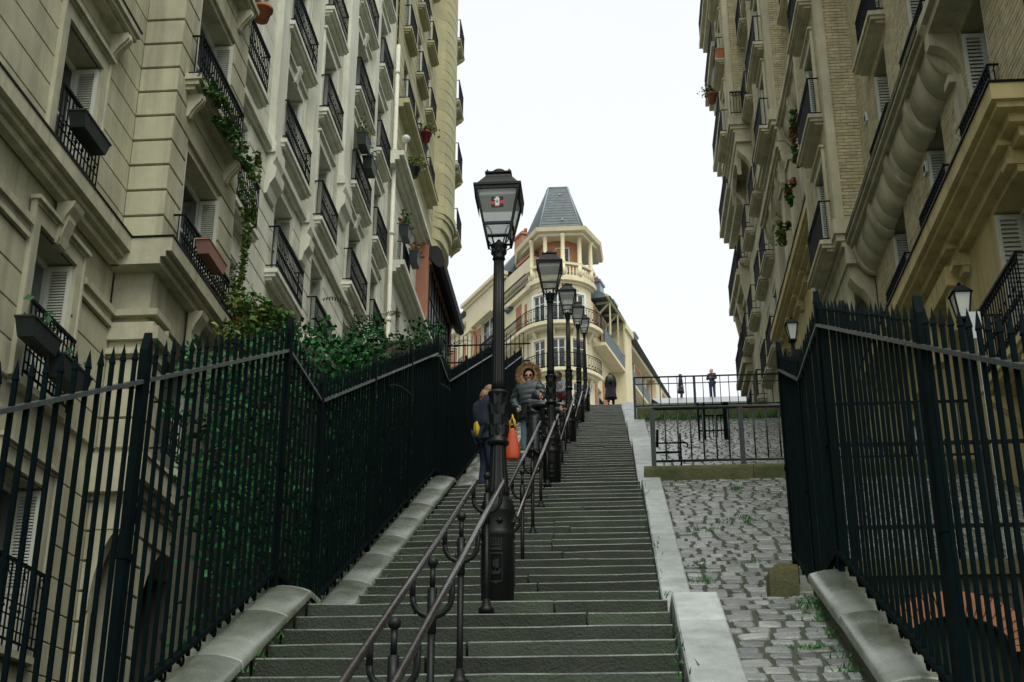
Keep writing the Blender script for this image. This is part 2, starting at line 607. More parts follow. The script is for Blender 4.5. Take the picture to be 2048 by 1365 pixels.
# right side: pale granite bands beside the steps
for i in range(6):
    y0, y1 = EY[i] + L0, EY[i + 1]
    x1 = (0.70, 0.63)[i] if i < 2 else 0.86
    x0 = XRr + (0.012 if i == 0 else 0.005)
    bt = thing('granite_band', ['pale granite kerb band beside the lowest flight of steps', 'pale granite kerb band beside the flight behind the first lamp',
                                'pale granite band beside the flight above the mossy kerb', 'pale granite band along the fourth flight of steps',
                                'pale granite band along the fifth flight of steps', 'short pale band along the topmost steps'][i], 'kerb', (x0, y0, prof(y0)))
    slab_strip('kerb_slab', x0, x1, max(y0, 2.8), y1 - 0.0, 0.05, 0.3, 1.15, M['band'], bt)
    slab_strip('kerb_slab', x0, x1, y1, y1 + L0, 0.05 if i else 0.045, 0.3, 1.2, M['band'], bt)

# cobbled ramp: bed + stones
bed = MB()
ys = sorted(breaks(-6.0, EY[6]) + [12.5])
for a, b in zip(ys, ys[1:]):
    xr = 1.40 if b <= EY[1] + L0 + 0.01 else 1.68 if b < 12.6 else 5.4
    za, zb = prof(a + 1e-4) - 0.014, prof(b - 1e-4) - 0.014
    bed.hexa([(XRr + 0.03, a, -7), (xr, a, -7), (xr, b, -7), (XRr + 0.03, b, -7), (XRr + 0.03, a, za), (xr, a, za), (xr, b, zb), (XRr + 0.03, b, zb)])
ramp = struct(bed.build('cobbled_ramp', M['soil']))


def cobble_verts(lx, ly, h, rnd, c=(0, 0, 0), slope=0.0):
    vs, fs = [], []
    n = 8
    base = [(-1, -0.72), (-0.8, -1), (0.8, -1), (1, -0.72), (1, 0.72), (0.8, 1), (-0.8, 1), (-1, 0.72)]
    jit = [(rnd.uniform(0.86, 1.02), rnd.uniform(0.84, 1.02)) for _ in base]
    tx, ty = rnd.gauss(0, 0.035), rnd.gauss(0, 0.05)
    for (s_, z) in ((1.0, -0.06), (1.0, h * 0.7), (0.96, h * 0.92), (0.88, h)):
        for (p, j) in zip(base, jit):
            x, y = p[0] * j[0] * lx / 2 * s_, p[1] * j[1] * ly / 2 * s_
            zz = z + slope * y + ((tx * x + ty * y + rnd.uniform(-0.0012, 0.0012)) if z > 0 else 0)
            vs.append((c[0] + x, c[1] + y, c[2] + zz))
    for i in range(3):
        for k in range(n):
            k2 = (k + 1) % n
            fs.append((i * n + k, i * n + k2, (i + 1) * n + k2, (i + 1) * n + k))
    fs.append(tuple(3 * n + k for k in range(n)))
    return vs, fs


rnd = random.Random(5)
cob = []
for i in range(0, 5):
    for seg in ((EY[i] + L0, EY[i + 1]), (EY[i + 1], EY[i + 1] + L0)):
        ya, yb = max(seg[0], 3.0), seg[1]
        y = ya
        row = 0
        while y < yb - 0.04:
            d = (0.135 if y < 9.5 else 0.155 if y < 18 else 0.18) * rnd.uniform(0.92, 1.1)
            d = min(d, yb - y)
            x0 = 0.715 if y < EY[1] else 0.645 if y < EY[2] else 0.87
            x1 = 1.36 if y < EY[1] + 0.02 else (1.44 if y < 12.75 else 5.0)
            x = x0 + rnd.uniform(-0.06, 0.02)
            while x < x1 - 0.06:
                wd = rnd.uniform(0.13, 0.23)
                wd = min(wd, x1 - x)
                if wd > 0.07 and x + wd / 2 > x0:
                    cob.append((x + wd / 2, y + d / 2, wd - 0.02, d - 0.03))
                x += wd
            y += d
            row += 1
cob.sort(key=lambda c: c[1])
vis_cob = [c for c in cob if not (EY[1] < c[1] < EY[1] + 1.7) and c[0] < 2.45]
near = set(id(c) for c in vis_cob[:298])
fm = MB()
for c in cob:
    y = c[1]
    sl_ = (prof(y + 0.02) - prof(y - 0.02)) / 0.04
    z = prof(y) - 0.03 + rnd.uniform(-0.007, 0.007)
    vs, fs = cobble_verts(c[2], c[3], 0.032, rnd, (0, 0, 0), sl_)
    if id(c) in near:
        mb = MB()
        mb.add(vs, fs, 0, False)
        mb.build('cobblestone', M['cobble'], ramp, Matrix.Translation((c[0], y, z)))
    else:
        fm.add([(v[0] + c[0], v[1] + y, v[2] + z) for v in vs], fs, 0, False)
stuff(fm.build('cobblestones', M['cobble2'], ramp))

# right stringer wall with coping, ends at the block
sr = thing('stringer_wall', 'low stone wall with wide wet coping slabs under the right fence', 'wall', (1.5, 9.6, 1.8))
wl = MB()
for a, b in zip(*(lambda q: (q, q[1:]))(breaks(-2.0, 12.3))):
    za, zb = prof(a + 1e-4) + (0.12 if b < 9.7 else 0.0), prof(b - 1e-4) + (0.12 if b < 9.7 else 0.0)
    wl.hexa([(1.37, a, -7), (1.70, a, -7), (1.70, b, -7), (1.37, b, -7), (1.37, a, za), (1.70, a, za), (1.70, b, zb), (1.37, b, zb)])
wl.build('wall_body', M['darkwall'], sr)
slab_strip('coping_stone', 1.345, 1.72, 2.8, EY[1] + .05, 0.17, 0.055, 1.15, M['cope'], sr, crown=0.035, zfun=lambda y: prof(min(y, EY[1])))
for a, b in ((EY[1] + .06, EY[1] + L0), (EY[1] + L0, 12.3)):
    slab_strip('kerb_slab', 1.42, 1.72, a, b, 0.05, 0.13, 0.8, M['cope'], sr)
bk = MB()
z0_ = prof(10.4)
bk.prism([(-0.12, -0.25), (0.10, -0.25), (0.10, 0.38), (-0.05, 0.40), (-0.12, 0.34)], lambda p, w_: (1.27 + p[0], 10.42 + w_, z0_ + p[1]), -0.13, 0.13)
tag(bk.build('stone_block', M['kerbmoss']), 'mossy stone bollard block at the foot of the right fence', 'stone block')

# terrace kerbs
for (yy, x0, x1, lab, nm) in ((EY[2] + 0.02, 0.66, 5.1, 'mossy stone kerb under the nearer railing beside the stairs', 0), (EY[4] + 0.05, 0.66, 5.2, 'mossy kerb under the farther railing near the top', 1)):
    zz = prof(yy)
    k = thing('terrace_kerb', lab, 'kerb', (x0, yy, zz))
    x = x0 - 0.25 if nm == 0 else x0
    first = True
    while x < x1 - 0.1:
        e = min(x1, x + 1.5)
        mb = MB()
        zb_ = zz - 0.25
        h = 0.23 if nm == 0 else 0.42
        r = 0.07
        poly = [(0, -0.25)] + [(r - r * cos(a), h - r + r * sin(a)) for a in (0, pi / 6, pi / 3, pi / 2)] + [(0.42, h), (0.42, -0.25)]
        mb.prism(poly, lambda p, w_: (w_, yy - 0.02 + p[0], zz + p[1]), x + 0.004, e - 0.004)
        mb.build('kerb_stone', M['kerbmoss'], k)
        x = e

# upper street beyond the stairs
us = MB()
us.add([(-60, EY[6] - 0.02, EZ[6] - 0.3), (2.2, EY[6] - 0.02, EZ[6] - 0.3), (2.2, 72, 24.9), (-60, 72, 24.9), (2.2, 78, 25.9), (-60, 78, 25.9), (2.2, 400, 26.0), (-60, 400, 26.0)], [(0, 1, 2, 3), (3, 2, 4, 5), (5, 4, 6, 7)])
us.add([(2.2, EY[6] - 0.02, EZ[6] - 0.25), (60, EY[6] - 0.02, EZ[6] - 0.25), (60, 72, 25.45), (2.2, 72, 25.45), (60, 400, 26.0), (2.2, 400, 26.0)], [(0, 1, 2, 3), (3, 2, 4, 5)])
struct(us.build('upper_street', M['paving']))
ut = MB()
for a, b in zip(*(lambda q: (q, q[1:]))(breaks(EY[2], EY[6]))):
    za, zb = prof(a + 1e-4) - 0.08, prof(b - 1e-4) - 0.08
    ut.hexa([(0.6, a, -7), (14, a, -7), (14, b, -7), (0.6, b, -7), (0.6, a, za), (14, a, za), (14, b, zb), (0.6, b, zb)])
    ut.hexa([(-14, a, -7), (-2.7, a, -7), (-2.7, b, -7), (-14, b, -7), (-14, a, za - 1.2), (-2.7, a, za - 1.2), (-2.7, b, zb - 1.2), (-14, b, zb - 1.2)])
struct(ut.build('terrace_ground', M['ground']))
yd = MB()
yd.box(-9, -2.62, -4, EY[2], -7, -4.2)
yd.box(1.7, 9, -4, 12.3, -7, -3.4)
struct(yd.build('sunken_yard', M['ground']))


# ------------------------------------------------------------------ fences along the stairs
def picket_mesh():
    mb = MB()
    r = 0.0102
    mb.hexa([(-r, -r, 0), (r, -r, 0), (r, r, 0), (-r, r, 0), (-r, -r, 1.93), (r, -r, 1.93), (r, r, 1.93), (-r, r, 1.93)])
    q = r * 1.35
    mb.add([(-q, -q, 1.93), (q, -q, 1.93), (q, q, 1.93), (-q, q, 1.93), (0, 0, 2.03)], [(0, 1, 4), (1, 2, 4), (2, 3, 4), (3, 0, 4), (3, 2, 1, 0)])
    return mb.mesh('picket', M['fence'])


def post_mesh():
    mb = MB()
    a, b = 0.022, 0.042
    mb.hexa([(-a, -b, -0.45), (a, -b, -0.45), (a, b, -0.45), (-a, b, -0.45), (-a, -b, 2.0), (a, -b, 2.0), (a, b, 2.0), (-a, b, 2.0)])
    mb.prism([(-b, 2.0), (b, 2.0), (0, 2.11)], lambda p, w_: (w_, p[0], p[1]), -a, a)
    mb.box(-a - 0.006, a + 0.006, -b - 0.006, b + 0.006, 0.86, 0.90)
    return mb.mesh('post', M['fence'])


PK, PO = picket_mesh(), post_mesh()


def stair_fence(X, ya, yb, off, label, inner):
    f = thing('picket_fence', label, 'fence', (X, ya, prof(ya)))
    bs = breaks(ya, yb)
    posts = []
    for a, b in zip(bs, bs[1:]):
        za, zb = prof(a + 1e-4) + off, prof(b - 1e-4) + off
        L_ = b - a
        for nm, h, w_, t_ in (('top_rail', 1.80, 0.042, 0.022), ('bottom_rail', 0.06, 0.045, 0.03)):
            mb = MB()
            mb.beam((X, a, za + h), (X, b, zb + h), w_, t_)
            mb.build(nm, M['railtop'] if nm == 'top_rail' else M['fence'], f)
        n = max(1, round(L_ / 2.5))
        for k in range(n + 1):
            y = a + L_ * k / n
            if not posts or y - posts[-1] > 0.3:
                posts.append(y)
        np_ = max(1, round(L_ / 0.145))
        for k in range(np_):
            y = a + L_ * (k + 0.5) / np_
            if any(abs(y - q) < 0.05 for q in posts):
                continue
            place('picket', PK, f, Matrix.Translation((X + random.uniform(-.002, .002), y, prof(y) + off)) @ Matrix.Rotation(random.uniform(-.006, .006), 4, 'X'))
    for y in posts:
        place('post', PO, f, Matrix.Translation((X + 0.002, y, prof(y) + off - 0.03)))
    # little cast scroll feet under the bottom rail
    ft = MB()
    y = ya + 0.3
    while y < min(yb, 20):
        ft.tube([(X, y + 0.034 * sin(a), prof(y) + off + 0.012 + 0.034 * cos(a)) for a in [2 * pi * q / 8 for q in range(8)]], 0.009, 5, closed=True)
        y += 0.29
    stuff(ft.build('scroll_feet', M['fence'], f))


stair_fence(-2.50, 3.6, 36.0, 0.18, 'long dark green picket fence left of the stairs with ivy behind', 1)
stair_fence(1.575, 3.4, 12.0, 0.26, 'dark picket fence right of the cobbled ramp with a sunken yard behind', -1)

# thin park railing high on the left, across the end of the fence
pr = thing('park_fence', 'thin high picket railing with two rails beyond the left fence', 'fence', (-6, 37.5, 12))
mb = MB()
zt = 15.1
for h in (0.0, -0.55):
    mb.beam((-5.9, 37.5, zt + h), (-2.4, 37.5, zt + h), 0.03, 0.04)
mb.build('rail', M['iron'], pr)
bar = MB()
bar.hexa([(-.012, -.012, -1.9), (.012, -.012, -1.9), (.012, .012, -1.9), (-.012, .012, -1.9), (-.012, -.012, .28), (.012, -.012, .28), (.012, .012, .28), (-.012, .012, .28)])
bar.add([(-.012, -.012, .28), (.012, -.012, .28), (.012, .012, .28), (-.012, .012, .28), (0, 0, .36)], [(0, 1, 4), (1, 2, 4), (2, 3, 4), (3, 0, 4)])
bm_ = bar.mesh('picket', M['iron'])
x = -5.85
while x < -2.4:
    place('picket', bm_, pr, Matrix.Translation((x, 37.5, zt)))
    x += 0.13


# ------------------------------------------------------------------ railings on the terrace kerbs
def terrace_railing(Y, x0, x1, zb, h, label, spacing, mid=None, dx=0.0):
    r = thing('terrace_railing', label, 'railing', (x0, Y, zb))
    mb = MB()
    mb.tube([(x0, Y, zb + h), (x1, Y + dx, zb + h)], 0.024, 8)
    mb.build('top_rail', M['railgrey'], r)
    mb = MB()
    mb.tube([(x0, Y, zb + 0.14), (x1, Y + dx, zb + 0.14)], 0.018, 8)
    mb.build('bottom_rail', M['railgrey'], r)
    if mid:
        mb = MB()
        mb.tube([(x0, Y, zb + mid), (x1, Y + dx, zb + mid)], 0.014, 8)
        mb.build('middle_rail', M['railgrey'], r)
    po = MB()
    po.box(-0.034, 0.034, -0.02, 0.02, -0.25, h)
    pm = po.mesh('post', M['railgrey'])
    ba = MB()
    ba.tube([(0, 0, 0.14), (0, 0, h)], 0.0125, 6)
    bm = ba.mesh('bar', M['railgrey'])
    n = round((x1 - x0) / spacing)
    for k in range(n + 1):
        t_ = k / n
        x, y = x0 + (x1 - x0) * t_, Y + dx * t_
        place('post' if k % 7 == 0 else 'bar', pm if k % 7 == 0 else bm, r, Matrix.Translation((x, y, zb)))
    return r


terrace_railing(EY[2] + 0.28, 0.56, 5.0, prof(EY[2]) + 0.22, 0.92, 'dark tube railing with thin bars on the nearer mossy kerb', 0.178)
tr_ = terrace_railing(EY[4] + 0.35, 0.62, 5.1, prof(EY[4]) + 0.40, 0.98, 'dark railing with double top rail on the farther mossy kerb', 0.235, mid=0.78)
# gate leaf and hook by the railing
gt = thing('barrier_gate', 'small dark metal gate standing on the cobbled terrace behind the railing', 'gate', (2.0, 26.3, prof(26.3)))
gz = prof(26.3)
for (x0, x1) in ((1.72, 1.76), (1.84, 1.88), (2.24, 2.36)):
    mb = MB()
    mb.box(x0, x1, 26.3, 26.36, gz - 0.05, gz + 0.8)
    mb.build('gate_post', M['fence'], gt)
for h in (0.20, 0.52, 0.76):
    mb = MB()
    mb.tube([(1.76, 26.33, gz + h), (2.25, 26.33, gz + h)], 0.016, 6)
    mb.build('gate_rail', M['fence'], gt)
for x in (1.95, 2.03, 2.11, 2.19):
    mb = MB()
    mb.tube([(x, 26.33, gz + 0.05), (x, 26.33, gz + 0.52)], 0.011, 6)
    mb.build('gate_bar', M['fence'], gt)
hk = MB()
b0 = prof(EY[2]) + 0.22
hk.tube([(0.60, 18.5, b0 + 0.32), (0.95, 18.5, b0 + 0.32)], 0.016, 6)
hk.tube([(0.60, 18.5, b0 + 0.46), (1.02, 18.5, b0 + 0.46), (1.05, 18.5, b0 + 0.44), (1.05, 18.5, b0 + 0.40), (1.03, 18.5, b0 + 0.385)], 0.012, 6)
hk.tube([(0.95, 18.5, b0 + 0.0), (0.95, 18.5, b0 + 0.6)], 0.014, 6)
hk.tube([(0.62, 18.5, b0 + 0.40), (0.63, 18.5, b0 + 0.66)], 0.022, 6)
hk.build('latch_bars', M['fence'], [o for o in COL.objects if o.name == 'terrace_railing'][0])


# ------------------------------------------------------------------ facades
class Fr:
    """a facade plane: p(u, w, z) with u along the wall, w out of it"""
    def __init__(s, ox, oy, ux, uy, wx, wy):
        s.o, s.u, s.w = (ox, oy), (ux, uy), (wx, wy)

    def p(s, u, w_, z):
        return (s.o[0] + s.u[0] * u + s.w[0] * w_, s.o[1] + s.u[1] * u + s.w[1] * w_, z)

    def m(s, u, z, w_=0.0):   # local x along the wall, local y into it, z up
        ly = Vector((-s.w[0], -s.w[1], 0))
        lx = ly.cross(Vector((0, 0, 1)))
        x, y, zz = s.p(u, w_, z)
        return Matrix(((lx.x, ly.x, 0, x), (lx.y, ly.y, 0, y), (0, 0, 1, zz), (0, 0, 0, 1)))

    def box(s, mb, u0, u1, w0, w1, z0, z1, mi=0):
        mb.hexa([s.p(u0, w0, z0), s.p(u1, w0, z0), s.p(u1, w1, z0), s.p(u0, w1, z0),
                 s.p(u0, w0, z1), s.p(u1, w0, z1), s.p(u1, w1, z1), s.p(u0, w1, z1)], mi)


def left_frame(X):
    return Fr(X, 0, 0, 1, 1, 0)


def right_frame(X):
    return Fr(X, 0, 0, 1, -1, 0)


def wall(mb, F, u0, u1, z0, z1, w_, holes, D=0.4, mi=0, ends=True):
    us = sorted({u0, u1} | {min(max(q, u0), u1) for h in holes for q in h[:2]})
    zs = sorted({z0, z1} | {min(max(q, z0), z1) for h in holes for q in h[2:]})
    for a, b in zip(us, us[1:]):
        for c, d in zip(zs, zs[1:]):
            um, zm = (a + b) / 2, (c + d) / 2
            if any(h[0] < um < h[1] and h[2] < zm < h[3] for h in holes):
                continue
            mb.add([F.p(a, w_, c), F.p(b, w_, c), F.p(b, w_, d), F.p(a, w_, d)], [(0, 1, 2, 3)], mi)
    for (a, b, c, d) in holes:
        f, k = w_, w_ - D
        mb.add([F.p(a, f, c), F.p(b, f, c), F.p(b, f, d), F.p(a, f, d), F.p(a, k, c), F.p(b, k, c), F.p(b, k, d), F.p(a, k, d)],
               [(0, 1, 5, 4), (1, 2, 6, 5), (2, 3, 7, 6), (3, 0, 4, 7)], mi)
    # ends, top
    for u in ((u0, u1) if ends else ()):
        mb.add([F.p(u, w_, z0), F.p(u, w_ - 0.6, z0), F.p(u, w_ - 0.6, z1), F.p(u, w_, z1)], [(0, 1, 2, 3)], mi)


def courses(bld, F, u0, u1, z0, z1, w_, h, holes, m, gap=0.02, maxlen=9.0, name='stone_course', dep=0.07):
    n = max(1, round((z1 - z0) / h))
    h = (z1 - z0) / n
    for i in range(n):
        a, b = z0 + i * h + gap / 2, z0 + (i + 1) * h - gap / 2
        zm = (a + b) / 2
        iv = [(u0, u1)]
        for (p, q, c, d) in holes:
            if c < zm < d:
                nx = []
                for (s, e) in iv:
                    if q <= s or p >= e:
                        nx.append((s, e))
                    else:
                        if p > s:
                            nx.append((s, p))
                        if q < e:
                            nx.append((q, e))
                iv = nx
        for (s, e) in iv:
            k = max(1, int((e - s) / maxlen + 0.5))
            for j in range(k):
                p, q = s + (e - s) * j / k, s + (e - s) * (j + 1) / k
                if q - p < 0.04:
                    continue
                mb = MB()
                c = 0.008
                p2, q2 = p + (0.002 if j else 0), q - (0.002 if j < k - 1 else 0)
                P = F.p
                mb.add([P(p2, w_ - dep, a), P(q2, w_ - dep, a), P(q2, w_ - dep, b), P(p2, w_ - dep, b),
                        P(p2, w_ - c, a), P(q2, w_ - c, a), P(q2, w_ - c, b), P(p2, w_ - c, b),
                        P(p2, w_, a + c), P(q2, w_, a + c), P(q2, w_, b - c), P(p2, w_, b - c)],
                       [(0, 1, 5, 4), (1, 2, 6, 5), (2, 3, 7, 6), (3, 0, 4, 7), (4, 5, 9, 8), (5, 6, 10, 9), (6, 7, 11, 10), (7, 4, 8, 11), (8, 9, 10, 11)])
                mb.build(name, m, bld)


def win_mesh(w, h, D, bars):
    def f():
        mb = MB()
        y0, y1 = D - 0.075, D - 0.015
        hw = w / 2
        mb.box(-hw, -hw + 0.06, y0, y1, 0, h); mb.box(hw - 0.06, hw, y0, y1, 0, h)
        mb.box(-hw + 0.06, hw - 0.06, y0, y1, 0, 0.09); mb.box(-hw + 0.06, hw - 0.06, y0, y1, h - 0.07, h)
        mb.box(-0.045, 0.045, y0 - 0.012, y1 - 0.01, 0.09, h - 0.07)
        for b in bars:
            mb.box(-hw + 0.06, -0.045, y0 + 0.008, y1 - 0.01, h * b - 0.02, h * b + 0.02)
            mb.box(0.045, hw - 0.06, y0 + 0.008, y1 - 0.01, h * b - 0.02, h * b + 0.02)
        return mb.mesh('window', M['white'])
    return cached(('win', w, h, D, tuple(bars)), f)


def pane_mesh(w, h, D, side, m):
    def f():
        mb = MB()
        hw = w / 2
        a, b = (-hw + 0.05, -0.04) if side < 0 else (0.04, hw - 0.05)
        y = D - 0.04
        mb.box(a, b, y, y + 0.006, 0.08, h - 0.06)
        return mb.mesh('pane', m)
    return cached(('pane', w, h, D, side, m.name), f)


def shutter_mesh(w, h, D, side, n):
    def f():
        mb = MB()
        hw = w / 2
        x0 = -hw + 0.004 if side < 0 else hw - 0.044
        x1 = x0 + 0.04
        y0, y1 = 0.012, D - 0.08
        mb.box(x0, x1, y0, y0 + 0.05, 0.03, h - 0.03); mb.box(x0, x1, y1 - 0.05, y1, 0.03, h - 0.03)
        for z in (0.03, h * 0.36, h - 0.10):
            mb.box(x0, x1, y0 + 0.05, y1 - 0.05, z, z + 0.07)
        mb.box(x0 + 0.012, x1 - 0.012, y0 + 0.05, y1 - 0.05, 0.10, h * 0.36)
        z = h * 0.36 + 0.09
        st = (h - 0.10 - z) / n
        for i in range(n):
            zz = z + st * i
            if side < 0:
                mb.hexa([(x1 - 0.004, y0 + .05, zz), (x1 - 0.004, y1 - .05, zz), (x0 + .004, y1 - .05, zz + st * .7), (x0 + .004, y0 + .05, zz + st * .7),
                         (x1 - 0.004, y0 + .05, zz + .012), (x1 - 0.004, y1 - .05, zz + .012), (x0 + .004, y1 - .05, zz + st * .7 + .012), (x0 + .004, y0 + .05, zz + st * .7 + .012)])
            else:
                mb.hexa([(x0 + 0.004, y0 + .05, zz), (x0 + 0.004, y1 - .05, zz), (x1 - .004, y1 - .05, zz + st * .7), (x1 - .004, y0 + .05, zz + st * .7),
                         (x0 + 0.004, y0 + .05, zz + .012), (x0 + 0.004, y1 - .05, zz + .012), (x1 - .004, y1 - .05, zz + st * .7 + .012), (x1 - .004, y0 + .05, zz + st * .7 + .012)])
        return mb.mesh('shutter', M['shut'])
    return cached(('sh', w, h, D, side, n), f)


def railing_mesh(L, h, proj, style):
    def f():
        mb = MB()
        y = -proj
        hl = L / 2
        mb.box(-hl, hl, y - 0.022, y + 0.022, h - 0.035, h)
        mb.box(-hl, hl, y - 0.012, y + 0.012, 0.06, 0.085)
        n = max(3, round(L / 0.105))
        if proj > 0.1:
            for s in (-1, 1):
                mb.box(s * hl - 0.012, s * hl + 0.012, y, 0.03, h - 0.03, h - 0.005)
                mb.box(s * hl - 0.010, s * hl + 0.010, y, 0.03, 0.06, 0.08)
                for k in range(1, max(2, round(proj / 0.11))):
                    yy = y + proj * k / max(2, round(proj / 0.11))
                    mb.box(s * hl - 0.007, s * hl + 0.007, yy - 0.007, yy + 0.007, 0.08, h - 0.03)
        for k in range(n + 1):
            x = -hl + L * k / n
            b = 0.008 if style != 'bar' else 0.010
            mb.box(x - b, x + b, y - b, y + b, 0.0 if k % 4 == 0 else 0.08, h - 0.03)

        def ring(cx, cz, r, sx=1.0):
            mb.tube([(cx + r * sx * cos(2 * pi * q / 8), y - 0.006, cz + r * sin(2 * pi * q / 8)) for q in range(8)], 0.009, 4, closed=True)
        for k in range(n):
            x = -hl + L * (k + 0.5) / n
            if style == 'scroll':
                ring(x, h - 0.10, 0.042)
                ring(x, h * 0.45, 0.045, 0.9)
                ring(x, 0.15, 0.042)
                if k % 2:
                    mb.ball((x, y, h * 0.62), 0.022, 6, 4)
            elif style == 'grid':
                for z in (0.2, 0.36, 0.52):
                    mb.box(x - L / n / 2, x + L / n / 2, y - 0.007, y + 0.007, z * h - 0.007, z * h + 0.007)
                if k % 2:
                    ring(x, h - 0.12, 0.05)
                    mb.ball((x - L / n / 2, y, 0.44 * h), 0.025, 6, 4)
            else:
                ring(x, h - 0.09, 0.040)
                ring(x + L / n * 0.4, h - 0.17, 0.034)
                mb.ball((x, y - 0.01, h - 0.14), 0.02, 6, 4)
        return mb.mesh('railing', M['iron'])
    return cached(('rl', L, h, proj, style), f)


def slab_mesh(L, proj, m, cons=2, th=0.16, dip=0.3):
    """balcony slab with two mouldings and scroll consoles below; its top is at z = 0"""
    def f():
        mb = MB()
        hl = L / 2
        mb.box(-hl, hl, -proj, 0.02, -th * 0.55, 0)
        mb.box(-hl + 0.03, hl - 0.03, -proj + 0.04, 0.02, -th, -th * 0.55)
        mb.box(-hl + 0.07, hl - 0.07, -proj * 0.55, 0.02, -th - 0.06, -th)
        for k in range(cons):
            x = -hl + 0.28 + (L - 0.56) * (k / (cons - 1) if cons > 1 else 0.5)
            pr = [(0.02, -th - 0.06), (-proj * 0.86, -th - 0.06), (-proj * 0.9, -th - 0.13)]
            for a in (0.2, 0.45, 0.7, 1.0):
                pr.append((-proj * 0.9 * (1 - a) ** 1.4 - 0.03, -th - 0.12 - dip * a))
            pr.append((0.02, -th - 0.14 - dip))
            mb.prism(pr, lambda p, w_: (w_, p[0], p[1]), x - 0.08, x + 0.08)
            mb.prism([(q[0] - 0.015, q[1] - 0.005) for q in pr], lambda p, w_: (w_, p[0], p[1]), x - 0.03, x + 0.03)
        return mb.mesh('balcony_slab', m)
    return cached(('sl', L, proj, m.name, cons, th, dip), f)


def surround_mesh(w, h, m, key=True, sill=True):
    def f():
        mb = MB()
        hw = w / 2
        for s in (-1, 1):
            a, b = (-hw - 0.17, -hw) if s < 0 else (hw, hw + 0.17)
            mb.box(a, b, -0.035, 0.02, -0.02, h + 0.18)
            a, b = (-hw - 0.21, -hw - 0.17) if s < 0 else (hw + 0.17, hw + 0.21)
            mb.box(a, b, -0.055, 0.02, -0.02, h + 0.22)
        mb.box(-hw, hw, -0.035, 0.02, h, h + 0.18)
        mb.box(-hw - 0.17, hw + 0.17, -0.055, 0.02, h + 0.18, h + 0.22)
        mb.box(-hw - 0.24, hw + 0.24, -0.10, 0.02, h + 0.22, h + 0.27)
        if key:
            mb.prism([(0.0, h - 0.05), (-0.07, h - 0.02), (-0.09, h + 0.1), (-0.15, h + 0.3), (-0.15, h + 0.36), (0.0, h + 0.36)], lambda p, w_: (w_, p[0], p[1]), -0.1, 0.1)
        if sill:
            mb.box(-hw - 0.1, hw + 0.1, -0.10, 0.30, -0.08, 0.0)
        return mb.mesh('surround', m)
    return cached(('su', w, h, m.name, key, sill), f)


def window(bld, F, u, z, w, h, wp=0.0, D=0.40, rail='scroll', rl=None, rh=0.85, rproj=0.05, slab=None, trim=None, key=False, bars=(0.42,),
           curtain=None, shut=True, nl=28, sill=True):
    """window (> panes, shutters) with its surround, balcony slab and railing, all parts of one building"""
    mt = F.m(u, z, wp)
    wo = place('window', win_mesh(w, h, D, bars), bld, mt)
    cur = random.random() < 0.35 if curtain is None else curtain
    for s in (-1, 1):
        place('pane', pane_mesh(w, h, D, s, M['curtain'] if cur else M['glass']), wo, mt)
        if shut:
            place('shutter', shutter_mesh(w, h, D, s, nl), wo, mt)
    if trim:
        place('surround', surround_mesh(w, h, trim, key, sill), bld, mt)
    if slab:
        sm, sL, sp, cons = slab
        place('balcony_slab', slab_mesh(sL, sp, sm, cons), bld, F.m(u, z - 0.02, wp))
    if rail:
        place('railing', railing_mesh(rl or w + 0.1, rh, rproj, rail), bld, F.m(u, z, wp))


def bands(bld, name, m, F, u0, u1, spec, wrap=(0, 0)):
    """horizontal mouldings: list of (z0, z1, w0, w1) joined into one profiled part"""
    mb = MB()
    for (z0, z1, w0, w1) in spec:
        F.box(mb, u0 - wrap[0] * w1, u1 + wrap[1] * w1, w0, w1, z0, z1)
    return mb.build(name, m, bld)


def rects(mb, F, u0, u1, z0, z1, w_, bl, bh, holes, rnd, jt=0.012, dep=0.03):
    """running-bond bricks, all joined into one mesh"""
    n = int((z1 - z0) / bh)
    P = F.p
    for i in range(n):
        a, b = z0 + i * bh, z0 + (i + 1) * bh - jt
        zm = (a + b) / 2
        u = u0 - (bl / 2 if i % 2 else 0)
        while u < u1:
            s, e = max(u, u0), min(u + bl - jt, u1)
            u += bl
            skip = False
            for (p, q, c, d) in holes:
                if c - 0.02 < zm < d + 0.02:
                    if s >= p and e <= q:
                        skip = True
                    elif s < p < e:
                        e = p
                    elif s < q < e:
                        s = q
            if skip or e - s < 0.02:
                continue
            f = w_ + rnd.uniform(-0.003, 0.003)
            mb.add([P(s, f - dep, a), P(e, f - dep, a), P(e, f - dep, b), P(s, f - dep, b), P(s, f, a), P(e, f, a), P(e, f, b), P(s, f, b)],
                   [(4, 5, 6, 7), (0, 1, 5, 4), (2, 3, 7, 6), (1, 2, 6, 5), (3, 0, 4, 7)])


def simple_roof(bld, x0, x1, y0, y1, z):
    mb = MB()
    mb.box(x0, x1, y0, y1, z, z + 0.3)
    mb.hexa([(x0 + .2, y0, z + .3), (x1 - .2, y0, z + .3), (x1 - .2, y1, z + .3), (x0 + .2, y1, z + .3), (x0 + 2.5, y0 + 1, z + 3.2), (x1 - 2.5, y0 + 1, z + 3.2), (x1 - 2.5, y1 - 1, z + 3.2), (x0 + 2.5, y1 - 1, z + 3.2)])
    mb.build('roof', M['zinc'], bld)


def backing(bld, x0, x1, y0, y1, z0, z1, m):
    mb = MB()
    mb.box(x0, x1, y0, y1, z0, z1)
    mb.build('rear_wall', m, bld)


